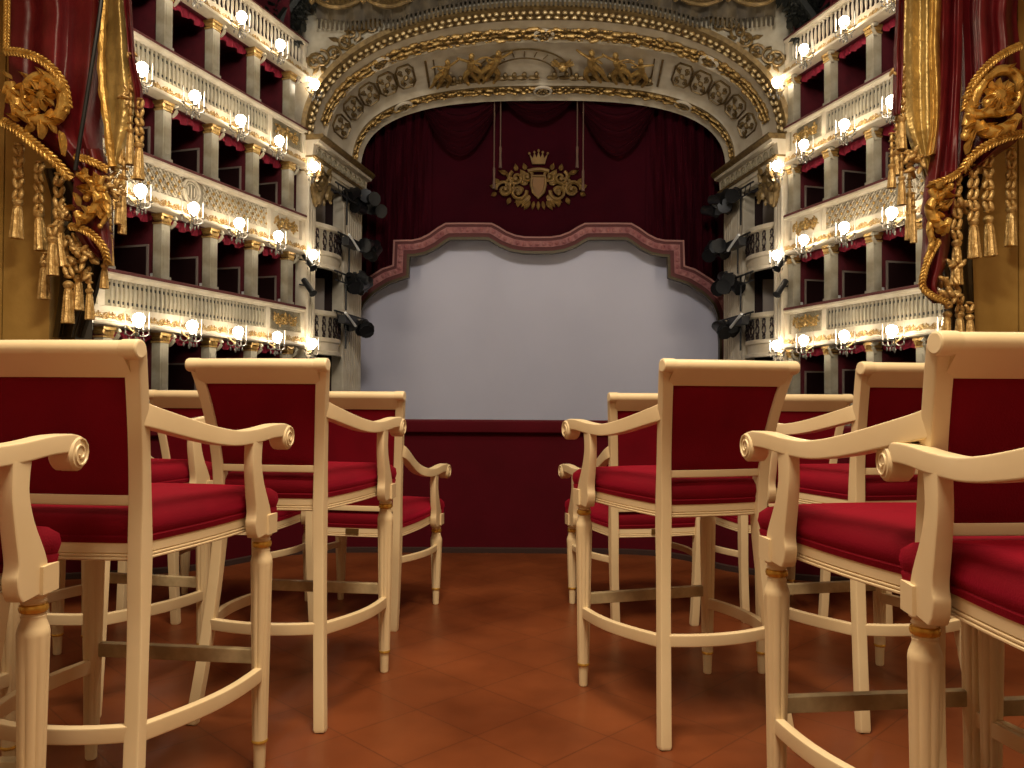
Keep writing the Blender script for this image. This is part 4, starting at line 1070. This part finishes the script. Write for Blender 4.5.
# dark backing sheet behind the tassels, with the shade there put into its colour
sheet([(170, 40, 74), (230, 56, 104), (285, 58, 96), (340, 52, 80)], yd + .12, 2, .03, 0, .04).build('shadow_backing', 'bronze', dl, local=False)
mb = MB(); P = spline([D(104, -166, 4.24), D(99, -60, 4.25), D(96, 0, 4.25), D(86, 75, 4.26), D(72, 172, 4.30)], 20); mb.tube(P, .011, 8, up=(0, 1, 0))
tag(mb.build('black_cable', 'black'), 'black cable slanting across the left carved drapery', 'cable')
def plank(u0, u1, y, seams, side):
    x0, x1 = (u0 - 512) / F * y, (u1 - 512) / F * y; r = tag(empty('gilded_pillar', ((x0 + x1) / 2, y, 0)), 'worn gilded wooden pillar behind the tassels on the %s' % side, 'pillar', kind='thing')
    cuts = [x0] + seams + [x1]
    for a, b in zip(cuts[:-1], cuts[1:]):
        MB().box(((a + b) / 2, y + .12, 2.0), (b - a - .008, .24, 4.0)).build('plank', 'goldplank', r, 0, local=False)
plank(-70, 49, 4.78, [(1 - 512) / F * 4.78], 'left')
mb = MB(); mb.box((D(62, 300, 4.9).x, 5.0, 2.0), (.15, .2, 4.0)); tag(mb.build('dark_post', 'bronze', smooth=0), 'dark bronze post right of the gilded pillar on the left', 'post', kind='thing')

# right drapery
dr = tag(empty('gilded_drapery', D(960, 330, yd)), 'carved crimson and gold drapery with tassels hanging at the upper right', 'carved drapery')
sheet([(-60, 962, 1034), (0, 963, 1019), (40, 965, 1021), (90, 966, 1022), (130, 962, 1022), (150, 961, 1000), (172, 957, 968)], yd, 2.4, .045, 2.4, .10).build('red_fold', 'drapered', dr, local=False)
sheet([(-60, 941, 966), (0, 943, 964), (60, 942, 963), (100, 940, 961), (140, 936, 959), (180, 929, 957), (210, 924, 953)], yd - .06, 1.2, .05, .6, .05).build('red_fold', 'drapered', dr, local=False)
sheet([(168, 930, 955), (200, 926, 952), (235, 926, 951), (262, 924, 946), (285, 924, 938), (300, 936, 946)], yd - .05, 1.3, .03, 1.2, .07).build('red_fold', 'drapered', dr, local=False)
sheet([(-60, 903, 936), (0, 904, 940), (60, 904, 941), (110, 906, 941), (140, 914, 938), (165, 924, 935), (180, 929, 933)], yd - .02, 1.3, .022, .9, .05).build('gold_lining', 'goldlining', dr, local=False)
sheet([(-60, 933, 943), (0, 934, 943), (40, 933, 941), (80, 934, 943), (120, 934, 941), (150, 930, 937)], yd - .11, .6, .02, .4, .04, thick=.04).build('gold_hem', 'goldcarve', dr, local=False)
sheet([(-60, 899, 906), (0, 899, 905), (40, 897, 904), (80, 896, 903), (110, 895, 901)], yd - .08, 1.1, .02, .4, .02, thick=.03).build('red_edge', 'drapered', dr, local=False)
for pts, y, r in (([(1021, 41, 0), (1008, 47, .04), (993, 57, .07), (980, 70, .07), (970, 86, .05), (965, 106, .02)], yd - .12, .027), ([(1022, 130, 0), (1005, 134, .04), (988, 142, .07), (973, 152, .06), (961, 168, .02)], yd - .10, .031), ([(958, 170, 0), (948, 176, .03), (931, 182, 0)], yd - .12, .026), ([(938, 238, 0), (930, 252, .04), (924, 268, .05), (922, 284, .04), (931, 293, .03), (946, 300, 0)], yd - .12, .024)):
    rope(pts, y, r).build('rope_border', 'goldcarve', dr, local=False)
mb = MB(); mb.join(vine([(966, 122), (972, 104), (980, 84), (994, 68), (1010, 66), (1020, 76), (1020, 94), (1012, 106)], yd - .15, .031)); mb.join(vine([(968, 104), (976, 110), (990, 108), (1004, 108), (1016, 100)], yd - .16, .028)); mb.join(vine([(1020, 112), (1006, 124), (988, 128), (972, 120), (966, 132)], yd - .15, .036)); mb.join(vine([(964, 92), (972, 96), (974, 104), (968, 106)], yd - .15, .017))
for k in range(12): a = k * .56; leafp(mb, 998 + 5 * cos(a), 92 - 5 * sin(a), 11, 4.2, a, yd - .17)
mb.ell(D(999, 91, yd - .19), (.05, .035, .045), 10, 6); mb.ell(D(990, 98, yd - .18), (.04, .035, .04), 10, 6); mb.ell(D(1008, 84, yd - .18), (.04, .035, .04), 10, 6)
for (u, v, L, w, a) in ((972, 128, 16, 5, -1.9), (968, 138, 14, 4, -1.8), (980, 124, 14, 4, .2), (1012, 68, 14, 4, -.4), (985, 112, 16, 4, 3.0), (965, 118, 16, 4, 1.2)): leafp(mb, u, v, L, w, a, yd - .15)
mb.build('gilt_scroll', 'goldcarve', dr, local=False)
mb = MB(); rnd = random.Random(9)
mb.join(vine([(950, 216), (944, 224), (934, 216), (930, 204), (936, 196), (942, 202)], yd - .16, .028)); mb.join(vine([(930, 186), (938, 194), (946, 188), (952, 182)], yd - .16, .020)); mb.join(vine([(936, 206), (930, 224), (932, 240), (926, 256)], yd - .15, .018))
for k in range(16): leafp(mb, rnd.uniform(929, 950), rnd.uniform(182, 236), rnd.uniform(8, 13), 3.5, rnd.uniform(0, 6.28), yd - .15)
mb.build('gilt_scroll', 'goldcarve', dr, local=False)
for i, (u, va, vb, vc, r, tl, w) in enumerate(((974, 162, 214, 255, 5.6, 1, 5), (989, 152, 212, 253, 5.6, 2, 5), (1012, 144, 202, 243, 5.4, -1, 4.6), (957, 170, 236, 282, 5.4, 0, 5), (948, 296, 308, 342, 4.8, -3, 4), (960, 292, 308, 344, 5, 0, 4), (970, 300, 311, 342, 4.4, 1, 4), (902, 60, 112, 146, 4.6, 0, 3.6), (897, 110, 146, 172, 4.2, 0, 3.6), (892, 130, 160, 185, 4, 0, 3.4), (902, 150, 172, 202, 4, 0, 3.6), (910, 160, 188, 237, 4.2, 0, 3.6), (914, 190, 206, 240, 3, 0, 3))):
    y = yd - .08 + .03 * (i % 3) + (.10 if i == 2 else 0)
    t_ = tassel_mesh(u, vb, vc, y, r * y / F, tl).build('tassel', 'goldtassel', dr, local=False)
    beads_mesh(u, va, vb, y, w, 40 + i, r < 4.3).build('bead_string', 'goldtassel', t_, local=False)
for i, (u, v, R, w, n) in enumerate(((948, 286, 16, 5.5, 30), (956, 262, 9, 5, 12), (914, 158, 13, 5, 26), (898, 70, 8, 3.6, 14), (962, 205, 8, 5, 12))):
    cluster_mesh(u, v, yd - .06, R, w, n, 20 + i).build('bead_cluster', 'goldtassel', dr, local=False)
sheet([(170, 958, 984), (230, 940, 974), (285, 946, 974), (340, 948, 976)], yd + .12, 2, .03, 0, .04).build('shadow_backing', 'bronze', dr, local=False)  # dark sheet again, shade behind the right tassels as colour
plank(966, 1110, 4.78, [(1019 - 512) / F * 4.78], 'right')

# ------------------------------------------------------------ lights, camera
def area(name, loc, size, power, col, rot=(0, 0, 0), sy=None):
    l = bpy.data.lights.new(name, 'AREA'); l.energy = power; l.color = col; l.size = size
    if sy: l.shape = 'RECTANGLE'; l.size_y = sy
    o = bpy.data.objects.new(name, l); COL.objects.link(o); o.location = loc; o.rotation_euler = rot
    return o
area('box_ceiling_light', (0, 1.35, 3.8), 1.0, 165, (1, .82, .58))
area('box_rear_fill', (0, -.6, 3.8), 1.2, 45, (1, .82, .58))  # added fill for the chair backs that face the camera, not a fixture
for sx in (-1, 1): area('drapery_fill', (sx * 1.7, 3.0, 3.8), .5, 22, (1, .82, .58))  # added pair that lifts the gilded draperies, no real lamps there
hl = T(0, 9.0, 14.5); tg = T(0, 33.5, 8.5)
o = area('stage_fill', hl, 5, 1900, (1, .93, .84), sy=2.5); o.rotation_euler = (tg - hl).to_track_quat('-Z', 'Y').to_euler()  # added fill aimed at the arch and screen, no such fixture in the hall
w = bpy.data.worlds.new('world'); scn.world = w; w.use_nodes = True
w.node_tree.nodes['Background'].inputs['Color'].default_value = (.01, .008, .007, 1)

cam = bpy.data.cameras.new('camera'); co = bpy.data.objects.new('camera', cam); COL.objects.link(co)
cam.sensor_width = 36; cam.lens = F / 1024 * 36; cam.clip_end = 200; cam.clip_start = .05
R0 = V((1, 0, 0)); U0 = V((0, -sin(PITCH), cos(PITCH))); Fw = V((0, cos(PITCH), sin(PITCH)))
Rr = R0 * cos(ROLL) + U0 * sin(ROLL); Ur = U0 * cos(ROLL) - R0 * sin(ROLL)
mw = Matrix((Rr, Ur, -Fw)).transposed().to_4x4(); mw.translation = V((0, 0, CH))
co.matrix_world = mw
scn.camera = co
vs = scn.view_settings
scn.display_settings.display_device = 'sRGB'
vs.view_transform = 'Standard'; vs.look = 'None'; vs.exposure = 0; vs.gamma = 1; vs.use_curve_mapping = False
scn.cycles.use_denoising = True
scn.cycles.max_bounces = 8
scn.cycles.sample_clamp_indirect = 4
